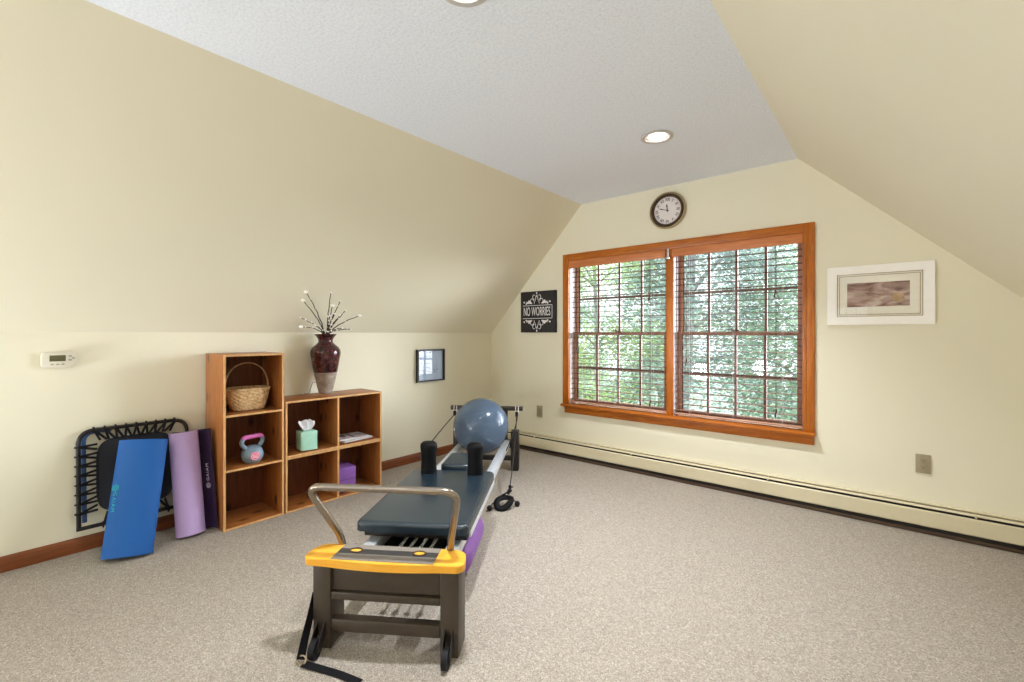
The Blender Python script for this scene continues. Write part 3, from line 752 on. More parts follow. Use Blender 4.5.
# yoga blocks
def block(loc, rz, label):
    m = MB(); m.box((-0.115, -0.075, 0), (0.115, 0.075, 0.0885), 0.006, seg=3)
    o = m.build('yoga_block', M['block']); o.location = loc; o.rotation_euler = (0, 0, rz)
    tag(o, label, 'yoga block', 'purple yoga blocks')
block((-3.245, 1.806, 0.0215), RZ, 'purple foam yoga block at the bottom of the pair in the lower right cubby')
block((-3.246, 1.805, 0.111), RZ + R_(1), 'purple foam yoga block on top of the other in the lower right cubby')

# vase and branches
VX, VY, VZ = -3.314, 1.733, 0.7475
m = MB()
prof = [(0.001, 0.004), (0.046, 0.0), (0.048, 0.006), (0.062, 0.06), (0.078, 0.13), (0.090, 0.19), (0.100, 0.25), (0.107, 0.29), (0.109, 0.308), (0.106, 0.325), (0.094, 0.348), (0.070, 0.368), (0.054, 0.384), (0.051, 0.398), (0.056, 0.415), (0.068, 0.432), (0.079, 0.444), (0.080, 0.448), (0.075, 0.448), (0.055, 0.42), (0.046, 0.398), (0.05, 0.38), (0.001, 0.36)]
m.lathe(prof, 48); vz = m.build('vase', M['vase'], None, 60); vz.location = (VX, VY, VZ)
tag(vz, 'tall oxblood glazed vase with bare grey base standing on the low shelf unit', 'vase')
tips = [(-3.10, 1.485, 1.480), (-3.12, 1.473, 1.425), (-3.20, 1.495, 1.309), (-3.22, 1.508, 1.247), (-3.085, 1.653, 1.486), (-3.15, 1.70, 1.40), (-3.12, 1.742, 1.433), (-3.15, 1.80, 1.368), (-3.16, 1.92, 1.336), (-3.20, 1.869, 1.192), (-3.17, 1.765, 1.33), (-3.14, 1.71, 1.34), (-3.2, 1.80, 1.24), (-3.22, 1.60, 1.26)]
g = empty('twig_arrangement', (VX, VY, VZ + 0.36), 0, 'bare brown twigs with white buds standing in the vase', 'branches')
O_ = Vector((VX, VY, VZ + 0.36)); rnd = random.Random(4)
for i, tp in enumerate(tips):
    tp = Vector(tp) - O_
    a = 2 * PI * i / len(tips); st = Vector((0.02 * math.cos(a), 0.02 * math.sin(a), 0.012))
    dirv = (tp - st); rim = Vector((max(-0.03, min(0.03, tp.x * 0.3)), max(-0.033, min(0.033, tp.y * 0.3)), 0.095))
    tp.z = max(tp.z, 0.125); hd = Vector((tp.x, tp.y, 0)); hd = hd.normalized() * min(0.055, hd.length * 0.5)
    pts = bez(st, (hd.x * 0.5, hd.y * 0.5, 0.12), (hd.x * 1.2, hd.y * 1.2, 0.125 + 0.3 * (tp.z - 0.125)), tp, 14)
    pts = [p + (Vector((rnd.uniform(-1, 1), rnd.uniform(-1, 1), rnd.uniform(-1, 1))) * 0.0025 if 4 < k < 14 else Vector()) for k, p in enumerate(pts)]
    m = MB(); m.tube(pts, 0.003, 6, radii=[0.0050 - 0.0024 * k / 14 for k in range(15)])
    tw = m.build('twig', M['twig'], g)
    m = MB(); m.ball(pts[-1] + (pts[-1] - pts[-2]).normalized() * 0.008, 0.0125 if i in (0, 1, 3, 5, 8) else 0.006, (1.2, 1.2, 0.9), 10, 8); m.build('bud', M['bud'], tw)
    for k in (5, 7, 9, 11, 13):
        if rnd.random() < 0.75: m = MB(); m.ball(pts[k] + Vector((rnd.uniform(-1, 1), rnd.uniform(-1, 1), 0.5)) * 0.005, 0.0052, (1, 1, 1.3), 8, 6); m.build('bud', M['bud'], tw)
m = MB(); m.tube(fillet([(-3.372, 1.682, 0.828), (-3.362, 1.660, 0.835), (-3.350, 1.638, 0.80), (-3.34, 1.622, 0.755), (-3.36, 1.61, 0.7495), (-3.38, 1.60, 0.7495)], 0.02, 4), 0.0018, 6)
tag(m.build('cord', M['twig']), 'thin dark cord hanging down beside the vase onto the shelf unit', 'cord')

# ------------------------------------------------------------------ trampoline frame and mats
g = empty('mini_trampoline', (-3.372, 0.62, 0.0), 0, 'folded black mini trampoline with bungee cords leaning on the left wall behind the blue mat', 'trampoline')
lean = Matrix.Rotation(-R_(3.2), 4, 'Y')     # top towards the wall
def LP(y, z, x=0.0): return lean @ Vector((x, y, z))
Y0, Y1, Z0, Z1 = -0.247, 0.25, 0.135, 0.665
ring = fillet([LP(Y0, Z0), LP(Y0, Z1), LP(Y1, Z1), LP(Y1, Z0)], 0.075, 8)
m = MB(); m.tube(ring, 0.0105, 12); m.tube([LP(Y0 - 0.01, Z0 + .004), LP(Y1 + 0.01, Z0 + .004)], 0.011, 10); m.build('frame', M['black_metal'], g, 60)
m = MB(); m.tube(fillet([LP(Y0 + 0.025, Z0 + .03, -0.02), LP(Y0 + 0.022, Z1 - 0.01, -0.02), LP(Y0 + 0.14, Z1 - 0.012, -0.02)], 0.07, 8), 0.011, 12); m.build('folded_frame', M['tramp_blue'], g, 60)
mat_poly = []
hy, hz, cy_, cz_ = 0.172, 0.200, 0.0015, 0.405
for i in range(48):
    a = 2 * PI * i / 48; x, y = sq(a, 5); mat_poly.append((cy_ + hy * x, cz_ + hz * y))
m = MB(); m.prism(mat_poly, 'x', -0.003, 0.003, mtx=lean)
m.tube([lean @ Vector((0.0, p[0], p[1])) for p in mat_poly], 0.006, 6, closed=True); m.build('jumping_mat', M['tramp_mat'], g)
def cord_pts(n):
    out = []
    for k in range(9):
        f_ = (k + 0.5) / 9; out.append(((Y0 + 0.04 + (Y1 - Y0 - 0.08) * f_, Z1), (cy_ - hy * 0.95 + 2 * hy * 0.95 * f_, cz_ + hz), 'h'))
    for k in range(8):
        f_ = (k + 0.5) / 8; z = Z0 + 0.06 + (Z1 - Z0 - 0.12) * f_; zi = cz_ - hz * 0.95 + 2 * hz * 0.95 * f_
        out.append(((Y0, z), (cy_ - hy, zi), 'v')); out.append(((Y1, z), (cy_ + hy, zi), 'v'))
    for k in range(4):
        f_ = (k + 0.5) / 4; out.append(((Y0 + 0.05 + (Y1 - Y0 - 0.1) * f_, Z0), (cy_ - hy * 0.9 + 2 * hy * 0.9 * f_, cz_ - hz), 'h'))
    return out
for (o_, i_, k_) in cord_pts(0):
    m = MB(); d_ = 0.014
    ins = [(i_[0] - d_, i_[1]), (i_[0] + d_, i_[1])] if k_ == 'h' else [(i_[0], i_[1] - d_), (i_[0], i_[1] + d_)]
    for q in ins:
        m.tube([LP(q[0], q[1], 0.006), LP((q[0] * 0.4 + o_[0] * 0.6), (q[1] * 0.4 + o_[1] * 0.6), 0.009), LP(o_[0], o_[1], 0.0145)], 0.0062, 6)
    m.tube([LP(o_[0], o_[1], 0.013) + (lean @ Vector((0.0015 * math.cos(a) if 0 else (0.0145 * math.cos(a) - 0.0135), (0.0145 * math.sin(a)) if k_ == 'v' else 0, (0.0145 * math.sin(a)) if k_ == 'h' else 0))) for a in [2 * PI * i / 14 for i in range(14)]], 0.004, 6, closed=True)
    m.build('bungee_cord', M['black'], g, 60)
for y in (-0.12, 0.235):
    m = MB(); m.tube([LP(y, Z0 + 0.004, 0.012), (0.10 if y > 0 else 0.03, y, 0.014)], 0.0105, 10); m.ball((0.10 if y > 0 else 0.03, y, 0.0155), 0.0145); m.build('leg', M['black_metal'], g, 60)

def spiral_mat(name, base, top, major, a, b, turns, thick, L, mats, label, tail=None, start=PI * 0.75, flip=False):
    base, top = Vector(base), Vector(top); ax = (top - base).normalized()
    mj = Vector(major); mj = (mj - ax * mj.dot(ax)).normalized(); mn = ax.cross(mj)
    mtx = Matrix.Translation(base) @ Matrix((mj, mn, ax)).transposed().to_4x4()
    pts = []; n = int(turns * 48)
    for i in range(n + 1):
        t = i / n; k = 1 - (1 - t) * (turns * thick * 1.25) / min(a, b) if turns * thick * 1.25 < min(a, b) else 0.15 + 0.85 * t
        ang = start - turns * 2 * PI * (1 - t) if not flip else start + turns * 2 * PI * (1 - t)
        pts.append(Vector((a * k * math.cos(ang), b * k * math.sin(ang), 0)))
    if tail: pts += [Vector((x, y, 0)) for x, y in tail]
    if flip: mats = (mats[1], mats[0])
    out_, in_ = [], []
    for i, p in enumerate(pts):
        q = pts[min(i + 1, len(pts) - 1)] - pts[max(i - 1, 0)]; q.normalize(); nr_ = Vector((q.y, -q.x, 0))
        out_.append(p + nr_ * thick / 2); in_.append(p - nr_ * thick / 2)
    m = MB(); N_ = len(pts)
    v = [Vector((p.x, p.y, 0)) for p in out_] + [Vector((p.x, p.y, L)) for p in out_] + [Vector((p.x, p.y, 0)) for p in in_] + [Vector((p.x, p.y, L)) for p in in_]
    m.use(mats[0]); vs = [m.bm.verts.new(mtx @ p) for p in v]
    m.use(mats[1]); m.use(mats[0])
    def q4(i0, i1, i2, i3, mi):
        f = m.bm.faces.new([vs[i0], vs[i1], vs[i2], vs[i3]]); f.material_index = mi
    for i in range(N_ - 1):
        q4(i, i + 1, N_ + i + 1, N_ + i, 0); q4(2 * N_ + i, 3 * N_ + i, 3 * N_ + i + 1, 2 * N_ + i + 1, 1)
        q4(i, 2 * N_ + i, 2 * N_ + i + 1, i + 1, 1); q4(N_ + i, N_ + i + 1, 3 * N_ + i + 1, 3 * N_ + i, 1)
    q4(0, N_, 3 * N_, 2 * N_, 1); q4(N_ - 1, 3 * N_ - 1, 4 * N_ - 1, 2 * N_ - 1, 0)
    o = m.build(name, None, None, 50)
    tag(o, label, 'exercise mat', 'rolled mats leaning on the left wall')
    return o, mtx
def lotus(m, c, r, mtx):
    m.tube([mtx @ Vector((c[0] + r * math.cos(t), c[1] + r * math.sin(t), 0)) for t in [2 * PI * i / 24 for i in range(24)]], r * 0.09, 5, closed=True)
    for k in range(8):
        a = 2 * PI * k / 8
        m.prism([(c[0] + r * q * math.cos(a + w_), c[1] + r * q * math.sin(a + w_)) for q, w_ in ((0.2, 0), (0.55, 0.28), (0.85, 0), (0.55, -0.28))], 'z', -0.0006, 0.0006, mtx=mtx)

# blue mat: axis leans back, flattened roll, front surface is -minor or +minor depending on the frame
bm_o, bm_m = spiral_mat('yoga_mat', (-3.140, 0.532, 0.012), (-3.278, 0.630, 0.592), (0.34, 0.94, 0), 0.111, 0.056, 2.4, 0.006, 0.605,
    (M['blue_mat'], M['blue_mat_in']), 'bright blue rolled exercise mat leaning against the mini trampoline', start=-PI * 0.02)
def front_frame(mtx, x, z, b_, a_, zdir):
    """frame on the outer surface of an elliptic roll facing the room; x: position along the major axis, z along the roll"""
    s = 1 if (mtx.to_3x3() @ Vector((0, 1, 0))).x > 0 else -1
    y = s * b_ * math.sqrt(max(0.0, 1 - (x / a_) ** 2))
    nrm = Vector((x / a_ ** 2, y / b_ ** 2, 0)).normalized()
    zc = Vector((0, 0, zdir)); yc = nrm.cross(zc)
    # text x-axis runs along zdir, text normal = nrm
    return mtx @ Matrix.Translation(Vector((x, y, z)) + nrm * 0.004) @ Matrix((zc, yc, nrm)).transposed().to_4x4()
f1 = front_frame(bm_m, -0.080, 0.31, 0.056, 0.111, -1)
m = MB(); m.text('GAIAM', 0.028, f1 @ Matrix.Translation((0.030, 0, 0)), 0.0008, spacing=1.25); lotus(m, (-0.042, 0), 0.017, f1); m.build('printed_logo', M['teal_print'], bm_o, 0)

# lilac mat with a tail that shows the dark reverse
lm_o, lm_m = spiral_mat('yoga_mat', (-3.195, 0.840, 0.012), (-3.288, 0.826, 0.602), (0.06, 1.0, 0), 0.076, 0.052, 2.2, 0.006, 0.60,
    (M['lilac_mat'], M['plum_mat']), 'lilac rolled exercise mat with dark purple reverse beside the tall bookcase', tail=[(0.02, 0.0525), (0.05, 0.049), (0.078, 0.038), (0.100, 0.018), (0.114, -0.012), (0.122, -0.050)], start=PI / 2, flip=True)
f2 = lm_m @ Matrix.Translation((0.1035, 0.0005, 0.30)) @ Matrix((Vector((0, 0, 1)), Vector((-0.42, 0.907, 0)), Vector((-0.907, -0.42, 0)))).transposed().to_4x4()
m = MB(); m.text('GAIAM', 0.03, f2 @ Matrix.Translation((0.035, 0, 0)), 0.0008, spacing=1.25); lotus(m, (-0.045, 0), 0.016, f2); m.build('printed_logo', M['pale_print'], lm_o, 0)

# ------------------------------------------------------------------ pilates reformer (local: x across, y along away from the foot end)
RF = empty('pilates_reformer', (-1.46, 0.993, 0.0), R_(34), 'black pilates reformer with silver rails and yellow foot platform on the carpet', 'pilates reformer')
def part(m, name, mat=None, sm=35, parent=RF, label=None): return m.build(name, mat, parent, sm, label)
# legs: profile in (y,z) for the foot end, tapering outwards to the floor
for sx in (-1, 1):
    m = MB()
    x0, x1 = sorted((sx * 0.283, sx * 0.212))
    m.box((x0, 0.0, 0.004), (x1, 0.115, 0.332), 0.006); part(m, 'leg', M['frame_brown'])
    m = MB(); x0, x1 = sorted((sx * 0.290, sx * 0.222))
    m.box((x0, 2.30, 0.003), (x1, 2.40, 0.345), 0.005); part(m, 'leg', M['black_metal'])
m = MB(); m.box((-0.2115, 0.012, 0.225), (0.2115, 0.03, 0.330), 0.003); part(m, 'front_panel', M['frame_brown'])
for z0, z1 in ((0.190, 0.219), (0.070, 0.116)):
    m = MB(); m.box((-0.2115, 0.004, z0), (0.2115, 0.044, z1), 0.004); part(m, 'crossbar', M['frame_brown'])
m = MB(); m.box((-0.2215, 2.32, 0.085), (0.2215, 2.36, 0.125), 0.004); part(m, 'crossbar', M['black_metal'])
m = MB(); m.box((-0.2215, 2.31, 0.20), (0.2215, 2.37, 0.268), 0.004); part(m, 'crossbar', M['black_metal'])
# yellow platform with a bowed front and rounded ends
poly = []
def arc(cx, cy, r, a0, a1, n=6): return [(cx + r * math.cos(a0 + (a1 - a0) * i / n), cy + r * math.sin(a0 + (a1 - a0) * i / n)) for i in range(n + 1)]
poly += arc(0.255, 0.044, 0.045, PI / 2, 0) + arc(0.272, 0.0, 0.036, 0, -PI / 2.3)
poly += [(0.20 - 0.40 * i / 12, -0.036 - 0.014 * (1 - (2 * i / 12 - 1) ** 2)) for i in range(13)]
poly += arc(-0.272, 0.0, 0.036, -PI + PI / 2.3, -PI) + arc(-0.255, 0.044, 0.045, PI, PI / 2)
m = MB(); m.prism(poly, 'z', 0.3335, 0.362, 0.006, seg=3); pf = part(m, 'foot_platform', M['yellow'], label='golden yellow wooden foot platform')
m = MB(); m.use(M['grip_grey']); m.box((-0.195, -0.032, 0.3623), (0.195, 0.016, 0.3636)); m.box((-0.195, 0.054, 0.3623), (0.195, 0.088, 0.3636)); m.use(M['grip_shaded']); m.box((-0.195, 0.0162, 0.3623), (0.195, 0.0538, 0.3634))
part(m, 'grip_tape', None, 0, pf)
for x in (-0.128, 0.122):
    m = MB(); m.tube([(x + 0.023 * math.cos(a), 0.04 + 0.0165 * math.sin(a), 0.3650) for a in [2 * PI * i / 28 for i in range(28)]], 0.0032, 8, closed=True)
    q = part(m, 'ring', M['bronze_dark'], 60, pf, 'small dark ring around a hand hole')
    m = MB(); m.prism([(x + 0.0205 * math.cos(a), 0.04 + 0.014 * math.sin(a)) for a in [2 * PI * i / 24 for i in range(24)]], 'z', 0.3622, 0.3641); part(m, 'hand_hole', M['yellow'], 40, pf)
# foot bar
fb = fillet([(-0.206, 0.098, 0.28), (-0.210, 0.094, 0.385), (-0.303, -0.012, 0.622), (0.285, -0.012, 0.622), (0.230, 0.090, 0.385), (0.228, 0.094, 0.28)], 0.065, 10)
m = MB(); m.tube(fb, 0.0138, 18); part(m, 'foot_bar', M['steel_tube'], 60)
# rails
for sx in (-1, 1):
    x0, x1 = sorted((sx * 0.158, sx * 0.212))
    m = MB(); m.box((x0, 0.045, 0.213), (x1, 2.308, 0.270), 0.004)
    m.box((sx * 0.212 - 0.002, 0.12, 0.232), (sx * 0.212 + 0.002, 2.29, 0.251), 0.001)
    part(m, 'rail', M['alu'])
m = MB(); m.box((0.2135, 0.20, 0.236), (0.2150, 0.235, 0.252)); part(m, 'rail_sticker', M['black'])
# spring bar with an added dark plate standing for shade, knobs and springs
m = MB(); m.box((-0.157, 0.125, 0.218), (0.157, 0.150, 0.258), 0.003); m.box((-0.157, 0.30, 0.215), (0.157, 0.66, 0.223), 0.002); part(m, 'spring_bar_and_shade', M['black_metal'])
for k in range(4):
    x = -0.060 + 0.047 * k
    pts = []; L = 0.42; n = 34
    for i in range(n * 8 + 1):
        a = 2 * PI * i / 8; pts.append((x + 0.0065 * math.cos(a), 0.20 + L * i / (n * 8), 0.245 + 0.0065 * math.sin(a)))
    m = MB(); m.tube(pts, 0.0021, 5); m.cyl((x, 0.15, 0.245), (x, 0.205, 0.245), 0.0035, 8); part(m, 'spring', M['chrome'], 80)
    m = MB(); m.ball((x, 0.215, 0.247), 0.0145); m.cyl((x, 0.215, 0.24), (x, 0.215, 0.275), 0.006, 10); m.ball((x, 0.215, 0.278), 0.009); part(m, 'spring_knob', M['black'], 60)
# carriage
m = MB(); m.box((-0.240, 0.36, 0.274), (0.240, 1.085, 0.3195), 0.006); part(m, 'carriage_frame', M['black_metal'])
m = MB(); m.box((0.19, 0.304, 0.298), (0.252, 0.36, 0.3195), 0.006); part(m, 'carriage_bumper', M['black'])
def rrect(x0, x1, y0, y1, r, n=8):
    return arc(x1 - r, y1 - r, r, PI / 2, 0, n) + arc(x1 - r, y0 + r, r, 0, -PI / 2, n) + arc(x0 + r, y0 + r, r, -PI / 2, -PI, n) + arc(x0 + r, y1 - r, r, PI, PI / 2, n)
def pad(m, x0, x1, y0, y1, z0, z1, r, e):
    ring = []
    prof = [(0.0, z0), (0.0, z1 - e)] + [(e * (1 - math.cos(t)), z1 - e + e * math.sin(t)) for t in [PI / 2 * i / 5 for i in range(1, 6)]]
    vs = []; n = None
    for d_, z in prof:
        p = rrect(x0 + d_, x1 - d_, y0 + d_, y1 - d_, max(0.004, r - d_)); n = len(p); vs += [(a, b, z) for a, b in p]
    fs = [(i * n + k, i * n + (k + 1) % n, (i + 1) * n + (k + 1) % n, (i + 1) * n + k) for i in range(len(prof) - 1) for k in range(n)]
    fs += [tuple(range(n - 1, -1, -1)), tuple((len(prof) - 1) * n + k for k in range(n))]
    m._add(vs, fs)
m = MB(); pad(m, -0.256, 0.256, 0.300, 1.100, 0.320, 0.365, 0.03, 0.020); part(m, 'carriage_pad', M['vinyl'], 50)
m = MB(); m.box((0.2425, 0.37, 0.285), (0.2565, 1.09, 0.3195), 0.003); m.box((-0.2565, 0.37, 0.285), (-0.2425, 1.09, 0.3195), 0.003); part(m, 'pad_trim', M['alu'])
m = MB(); pad(m, -0.088, 0.088, 1.115, 1.40, 0.345, 0.392, 0.03, 0.02); part(m, 'headrest', M['vinyl'], 50)
m = MB(); m.box((-0.07, 1.09, 0.30), (0.07, 1.38, 0.3445), 0.005); part(m, 'headrest_bracket', M['black_metal'])
for sx in (-1, 1):
    m = MB(); m.lathe([(0.001, 0.0), (0.049, 0.0), (0.047, 0.03), (0.044, 0.075), (0.046, 0.115), (0.0515, 0.152), (0.049, 0.172), (0.036, 0.183), (0.001, 0.186)], 32, mtx=Matrix.Translation((sx * 0.142 + 0.008, 1.03, 0.3655)) @ Matrix.Diagonal((1, 0.85, 1, 1)))
    part(m, 'shoulder_rest', M['black_foam'], 60)
# wheels at the foot end
for sx in (-1, 1):
    x = sx * 0.247
    m = MB(); m.cyl((x - 0.011, -0.048, 0.0355), (x + 0.011, -0.048, 0.0355), 0.0345, 28); m.use(M['grey_plastic']).cyl((x - 0.0125, -0.048, 0.0355), (x + 0.0125, -0.048, 0.0355), 0.014, 16); m.mats[0] = M['black']
    w_ = part(m, 'wheel', None, 40)
    m = MB()
    for q in (-0.017, 0.0135): m.prism([(-0.058, 0.022), (-0.038, 0.022), (-0.0005, 0.06), (-0.0005, 0.11), (-0.03, 0.085), (-0.058, 0.05)], 'x', x + q, x + q + 0.0035)
    part(m, 'wheel_fork', M['black_metal'])
# pulley riser posts and bar at the far end
for sx in (-1, 1):
    m = MB(); m.tube([(sx * 0.175, 2.345, 0.26), (sx * 0.175, 2.345, 0.525)], 0.017, 14); part(m, 'riser_post', M['black_metal'])
m = MB(); m.cyl((-0.318, 2.345, 0.54), (0.324, 2.345, 0.54), 0.0205, 20); part(m, 'pulley_bar', M['frame_brown'], 40)
for sx in (-1, 1):
    x = sx * 0.275
    m = MB(); m.tube(fillet([(x - 0.012, 2.335, 0.565), (x - 0.012, 2.315, 0.52), (x - 0.01, 2.312, 0.50), (x + 0.01, 2.312, 0.50), (x + 0.012, 2.315, 0.52), (x + 0.012, 2.335, 0.565)], 0.006, 3), 0.003, 6); part(m, 'pulley_strap', M['white'])
    m = MB(); m.lathe([(0.006, -0.009), (0.022, -0.009), (0.017, 0.0), (0.022, 0.009), (0.006, 0.009)], 20, mtx=Matrix.Translation((x, 2.305, 0.492)) @ Matrix.Rotation(PI / 2, 4, 'Y')); m.box((x - 0.012, 2.295, 0.48), (x + 0.012, 2.315, 0.518), 0.003); part(m, 'pulley', M['black'])
# ropes
m = MB(); m.tube(bez((-0.275, 2.285, 0.485), (-0.26, 1.88, 0.47), (-0.235, 1.47, 0.455), (-0.205, 1.06, 0.44), 20), 0.0042, 6); part(m, 'rope', M['rope'])
HB = Vector((0.300, 1.49, 0.03))
m = MB(); m.tube(bez((0.275, 2.285, 0.49), (0.29, 2.1, 0.38), (0.305, 1.75, 0.24), (0.303, 1.52, 0.13), 20), 0.0042, 6); part(m, 'rope', M['rope'])
m = MB(); m.tube(bez((0.281, 2.31, 0.47), (0.276, 2.25, 0.41), (0.262, 2.1, 0.35), (0.222, 1.98, 0.262), 16), 0.0042, 6); part(m, 'rope', M['rope'])
m = MB(); m.tube(bez((0.303, 1.52, 0.13), (0.34, 1.75, 0.05), (0.25, 1.9, 0.012), (0.24, 1.62, 0.007), 16), 0.003, 6); part(m, 'rope', M['rope'])
# hand loop lying on the floor
m = MB()
lp = []
for i in range(40):
    a = 2 * PI * i / 40
    lp.append((0.268 + 0.046 * math.cos(a) + 0.014 * math.sin(a), 1.455 + 0.042 * math.sin(a), 0.043 + 0.024 * math.sin(a) + 0.006 * math.cos(2 * a)))
m.tube(lp, 0.022, 10, closed=True, flat=0.55, up=(0, 0, 1)); hl = part(m, 'hand_loop', M['black_foam'], 60)
m = MB(); m.tube([(0.303, 1.52, 0.14), (0.303, 1.515, 0.10), (0.290, 1.50, 0.085)], 0.010, 8); m.ball((0.302, 1.515, 0.105), 0.016, (1, 1, 0.8)); m.tube([(0.302, 1.515, 0.10), (0.22, 1.49, 0.06)], 0.006, 6); part(m, 'loop_fitting', M['black'], 60, hl)
m = MB(); m.tube(bez((0.178, 1.40, 0.022), (0.22, 1.50, 0.07), (0.28, 1.54, 0.08), (0.356, 1.50, 0.022), 14), 0.0042, 6); m.ball((0.178, 1.40, 0.0205), 0.019); m.ball((0.356, 1.50, 0.0205), 0.019); part(m, 'stopper_cord', M['black'], 60, hl)
# carry strap hanging from the left front leg
def ribbon(m, pts, w, th, side):
    side = Vector(side); pts = [Vector(p) for p in pts]; vs = []
    for i, p in enumerate(pts):
        t = (pts[min(i + 1, len(pts) - 1)] - pts[max(i - 1, 0)]).normalized(); s_ = (side - t * side.dot(t)).normalized(); n_ = t.cross(s_)
        vs += [p + s_ * w / 2 + n_ * th / 2, p - s_ * w / 2 + n_ * th / 2, p - s_ * w / 2 - n_ * th / 2, p + s_ * w / 2 - n_ * th / 2]
    n = len(pts); fs = [(i * 4 + k, i * 4 + (k + 1) % 4, (i + 1) * 4 + (k + 1) % 4, (i + 1) * 4 + k) for i in range(n - 1) for k in range(4)] + [(0, 1, 2, 3), ((n - 1) * 4 + 3, (n - 1) * 4 + 2, (n - 1) * 4 + 1, (n - 1) * 4)]
    m._add(vs, fs)
m = MB()
ribbon(m, fillet([(-0.2865, 0.03, 0.20), (-0.2875, 0.00, 0.14), (-0.288, -0.045, 0.07), (-0.280, -0.085, 0.020)], 0.05, 5), 0.034, 0.003, (0.25, 1, 0.2)); st_ = part(m, 'strap', M['black'], 60, label='black webbing strap trailing on the carpet')
m = MB(); ribbon(m, fillet([(-0.269, -0.088, 0.008), (-0.20, -0.100, 0.006), (-0.11, -0.118, 0.0035), (-0.03, -0.145, 0.003)], 0.05, 5), 0.03, 0.0028, (0.2, 1, 0)); part(m, 'strap_tail', M['black'], 60, st_)
m = MB(); m.tube([(-0.275 + 0.016 * math.cos(a), -0.086 + 0.004 * math.sin(a), 0.0195 + 0.014 * math.sin(a)) for a in [2 * PI * i / 20 for i in range(20)]], 0.0025, 6, closed=True); part(m, 'strap_ring', M['bronze'], 60, st_)

def rw(u, v, z):
    c_, s_ = math.cos(R_(34)), math.sin(R_(34))
    return Vector((-1.46 + u * c_ - v * s_, 0.993 + u * s_ + v * c_, z))
# exercise ball resting between the rails
br = 0.227
cz = 0.270 + math.sqrt(br ** 2 - 0.158 ** 2) + 0.002
m = MB(); m.lathe([(br * math.sin(PI * i / 72), -br * math.cos(PI * i / 72)) for i in range(73)], 72)
for k in range(-7, 8):
    z = k * 0.022
    if abs(z) < br * 0.8:
        r = math.sqrt(br ** 2 - z ** 2) - 0.0004; m.tube([(r * math.cos(a), r * math.sin(a), z) for a in [2 * PI * i / 72 for i in range(72)]], 0.0016, 5, closed=True)
b = m.build('exercise_ball', M['ball'], None, 60); b.location = rw(0, 2.075, cz); b.rotation_euler = (R_(12), R_(-8), 0)
tag(b, 'blue grey inflated exercise ball resting on the silver reformer rails', 'exercise ball')
m = MB(); mt = Matrix.Rotation(R_(-118), 4, 'Z') @ Matrix.Rotation(R_(78), 4, 'Y')
m.lathe([(0.001, 0.0012), (0.011, 0.0012), (0.013, -0.002)], 20, mtx=mt @ Matrix.Translation((0, 0, br)))
v_ = m.build('plug', M['white'], b)
# purple bolster under the carriage
m = MB(); n = 16; prof = []
rb, hl_ = 0.098, 0.16
for i in range(n + 1): a = PI / 2 * i / n; prof.append((rb * math.sin(a) + 1e-5, -hl_ - rb * math.cos(a)))
for i in range(n + 1): a = PI / 2 * i / n; prof.append((rb * math.cos(a) + 1e-5, hl_ + rb * math.sin(a)))
m.lathe(prof, 40); b = m.build('bolster', M['purple'], None, 60)
b.matrix_world = Matrix.Translation(rw(0.128, 0.72, rb + 0.002)) @ Matrix.Rotation(R_(34), 4, 'Z') @ Matrix.Rotation(PI / 2, 4, 'X')
tag(b, 'purple round-ended bolster lying on the carpet under the reformer', 'bolster')

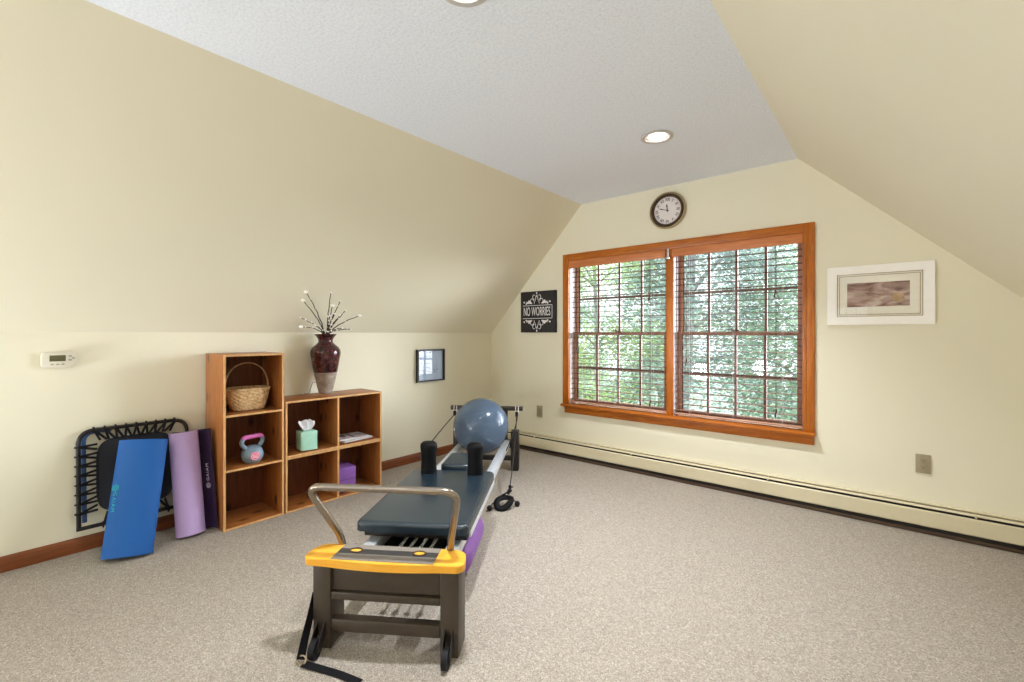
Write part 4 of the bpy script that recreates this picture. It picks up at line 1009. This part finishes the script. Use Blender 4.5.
# ------------------------------------------------------------------ outdoors
GZ = -3.0
def patch(name, x0, x1, y0, y1, label=None):
    m = MB(); N = 30; vs = []; fs = []; rr = random.Random(3)
    for i in range(N + 1):
        for j in range(N + 1):
            vs.append((x0 + (x1 - x0) * i / N, y0 + (y1 - y0) * j / N, GZ + rr.uniform(-0.12, 0.12)))
    for i in range(N):
        for j in range(N): fs.append((i * (N + 1) + j, (i + 1) * (N + 1) + j, (i + 1) * (N + 1) + j + 1, i * (N + 1) + j + 1))
    m._add(vs, fs); return m.build(name, M['ground'], smooth=80, kind='structure')
patch('ground', -40, 30, -40, 45)
def tree(x, y, h_, tr, mat, label, crown=(2.2, 2.2), zlo=0.12, leaves=3200, seed=0, leaf=0.085):
    rr = random.Random(seed)
    g = empty('tree', (x, y, GZ - 0.1), 0, label, 'tree', 'trees outside the window')
    m = MB(); top = Vector((rr.uniform(-.3, .3), rr.uniform(-.3, .3), h_ * 0.95))
    pts = bez((0, 0, 0), (rr.uniform(-.15, .15), 0, h_ * .3), (rr.uniform(-.3, .3), 0, h_ * .6), top, 10); m.tube(pts, tr, 10, radii=[tr * (1 - 0.07 * i) for i in range(11)])
    part(m, 'trunk', M['bark'], 60, g)
    m = MB(); br_ = []
    for k in range(16):
        t = rr.uniform(zlo + 0.05, 0.98); p = pts[int(t * 10)]; a = rr.uniform(0, 2 * PI); L = crown[0] * rr.uniform(0.5, 1.0) * (1.15 - 0.5 * t)
        e = p + Vector((L * math.cos(a), L * math.sin(a), rr.uniform(-0.1, 0.7))); bp = bez(p, p + (e - p) * .3 + Vector((0, 0, .25)), p + (e - p) * .7 + Vector((0, 0, .3)), e, 6)
        m.tube(bp, 0.03, 5, radii=[max(0.008, tr * 0.3 * (1 - i / 7)) for i in range(7)]); br_.append(bp)
    part(m, 'branches', M['bark'], 60, g)
    vs = []; fs = []
    for i in range(leaves):
        bp = br_[rr.randrange(len(br_))]; c_ = bp[rr.randrange(2, 7)] + Vector((rr.gauss(0, .38), rr.gauss(0, .38), rr.gauss(0, .30)))
        a, b_ = rr.uniform(0, 2 * PI), rr.uniform(-0.9, 0.9); s_ = leaf * rr.uniform(0.6, 1.3)
        d1 = Vector((math.cos(a), math.sin(a), 0.4 * b_)).normalized(); d2 = Vector((-math.sin(a) * math.cos(b_), math.cos(a) * math.cos(b_), math.sin(b_))) * 0.55
        k = len(vs); vs += [c_ - d1 * s_, c_ + d2 * s_, c_ + d1 * s_, c_ - d2 * s_]; fs.append((k, k + 1, k + 2, k + 3))
    me = bpy.data.meshes.new('foliage'); me.from_pydata(vs, [], fs); me.materials.append(mat)
    o = bpy.data.objects.new('foliage', me); COL.objects.link(o); o.parent = g; o['kind'] = 'stuff'
    return g
TREES = [
    (-7.6, 10.2, 7.6, 0.13, 0, 'leafy green tree outside, seen through the left half of the left window'),
    (-5.3, 9.4, 7.2, 0.10, 2, 'yellow green tree outside, seen through the right half of the left window'),
    (-3.15, 8.8, 7.8, 0.17, 1, 'thick pale trunked tree outside, seen through the left half of the right window'),
    (-2.2, 11.5, 7.6, 0.11, 1, 'slim grey green tree farther back, seen through the middle of the right window'),
    (-1.25, 9.2, 7.4, 0.09, 0, 'slender green tree outside, seen through the right end of the right window'),
    (-9.8, 14.5, 8.6, 0.16, 1, 'distant grey green tree outside, seen through the left edge of the left window'),
    (-6.0, 15.0, 8.8, 0.16, 0, 'distant green tree outside, seen through the middle of the left window'),
]
for i, (x, y, h_, tr, mi, lb) in enumerate(TREES):
    tree(x, y, h_, tr, LEAF[mi], lb, crown=(2.0, 2.0), zlo=(0.25, 0.2, 0.42, 0.3, 0.3, 0.05, 0.05)[i], leaves=15000, seed=20 + i, leaf=0.044 if i < 5 else 0.075)

# ------------------------------------------------------------------ sky, sun, camera
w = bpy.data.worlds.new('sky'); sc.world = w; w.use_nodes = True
# plain sky plus an added glow, low right and unseen, lighting the left wall
nt = w.node_tree; bg = nt.nodes['Background']
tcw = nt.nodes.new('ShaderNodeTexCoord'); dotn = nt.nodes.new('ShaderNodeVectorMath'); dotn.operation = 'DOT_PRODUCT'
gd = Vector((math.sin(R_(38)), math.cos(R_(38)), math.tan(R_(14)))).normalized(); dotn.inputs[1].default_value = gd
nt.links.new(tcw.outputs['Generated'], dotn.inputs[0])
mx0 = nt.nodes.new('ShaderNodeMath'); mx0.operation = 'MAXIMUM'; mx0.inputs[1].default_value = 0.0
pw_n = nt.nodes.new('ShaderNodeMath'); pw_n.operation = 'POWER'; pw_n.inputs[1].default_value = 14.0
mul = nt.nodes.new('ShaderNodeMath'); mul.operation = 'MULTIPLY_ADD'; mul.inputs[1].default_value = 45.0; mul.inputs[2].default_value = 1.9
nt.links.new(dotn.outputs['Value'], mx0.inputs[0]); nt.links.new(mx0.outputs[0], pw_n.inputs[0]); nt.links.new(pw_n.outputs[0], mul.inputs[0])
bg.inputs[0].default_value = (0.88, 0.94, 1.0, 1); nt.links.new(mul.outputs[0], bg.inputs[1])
sun = bpy.data.lights.new('sun', 'SUN'); sun.energy = 7.5; sun.angle = R_(1.0); sun.color = (1, 0.95, 0.86)
so = bpy.data.objects.new('sun', sun); COL.objects.link(so); so.rotation_euler = (R_(38), 0, R_(-25))

cam = bpy.data.cameras.new('camera'); co = bpy.data.objects.new('camera', cam); COL.objects.link(co)
cam.sensor_width = 36; cam.lens = 454.8 / 1024 * 36; cam.shift_y = -7.5 / 1024; cam.clip_start = 0.02
co.location = (0, 0, 1.2); co.rotation_euler = (PI / 2, 0, R_(40.1))
sc.camera = co
vs_ = sc.view_settings
vs_.view_transform = 'Standard'; vs_.look = 'None'; vs_.gamma = 1.0; vs_.use_curve_mapping = False; vs_.exposure = 0.05
sc.display_settings.display_device = 'sRGB'
sc.cycles.max_bounces = 12; sc.cycles.diffuse_bounces = 8; sc.cycles.transparent_max_bounces = 24
sc.cycles.sample_clamp_indirect = 8
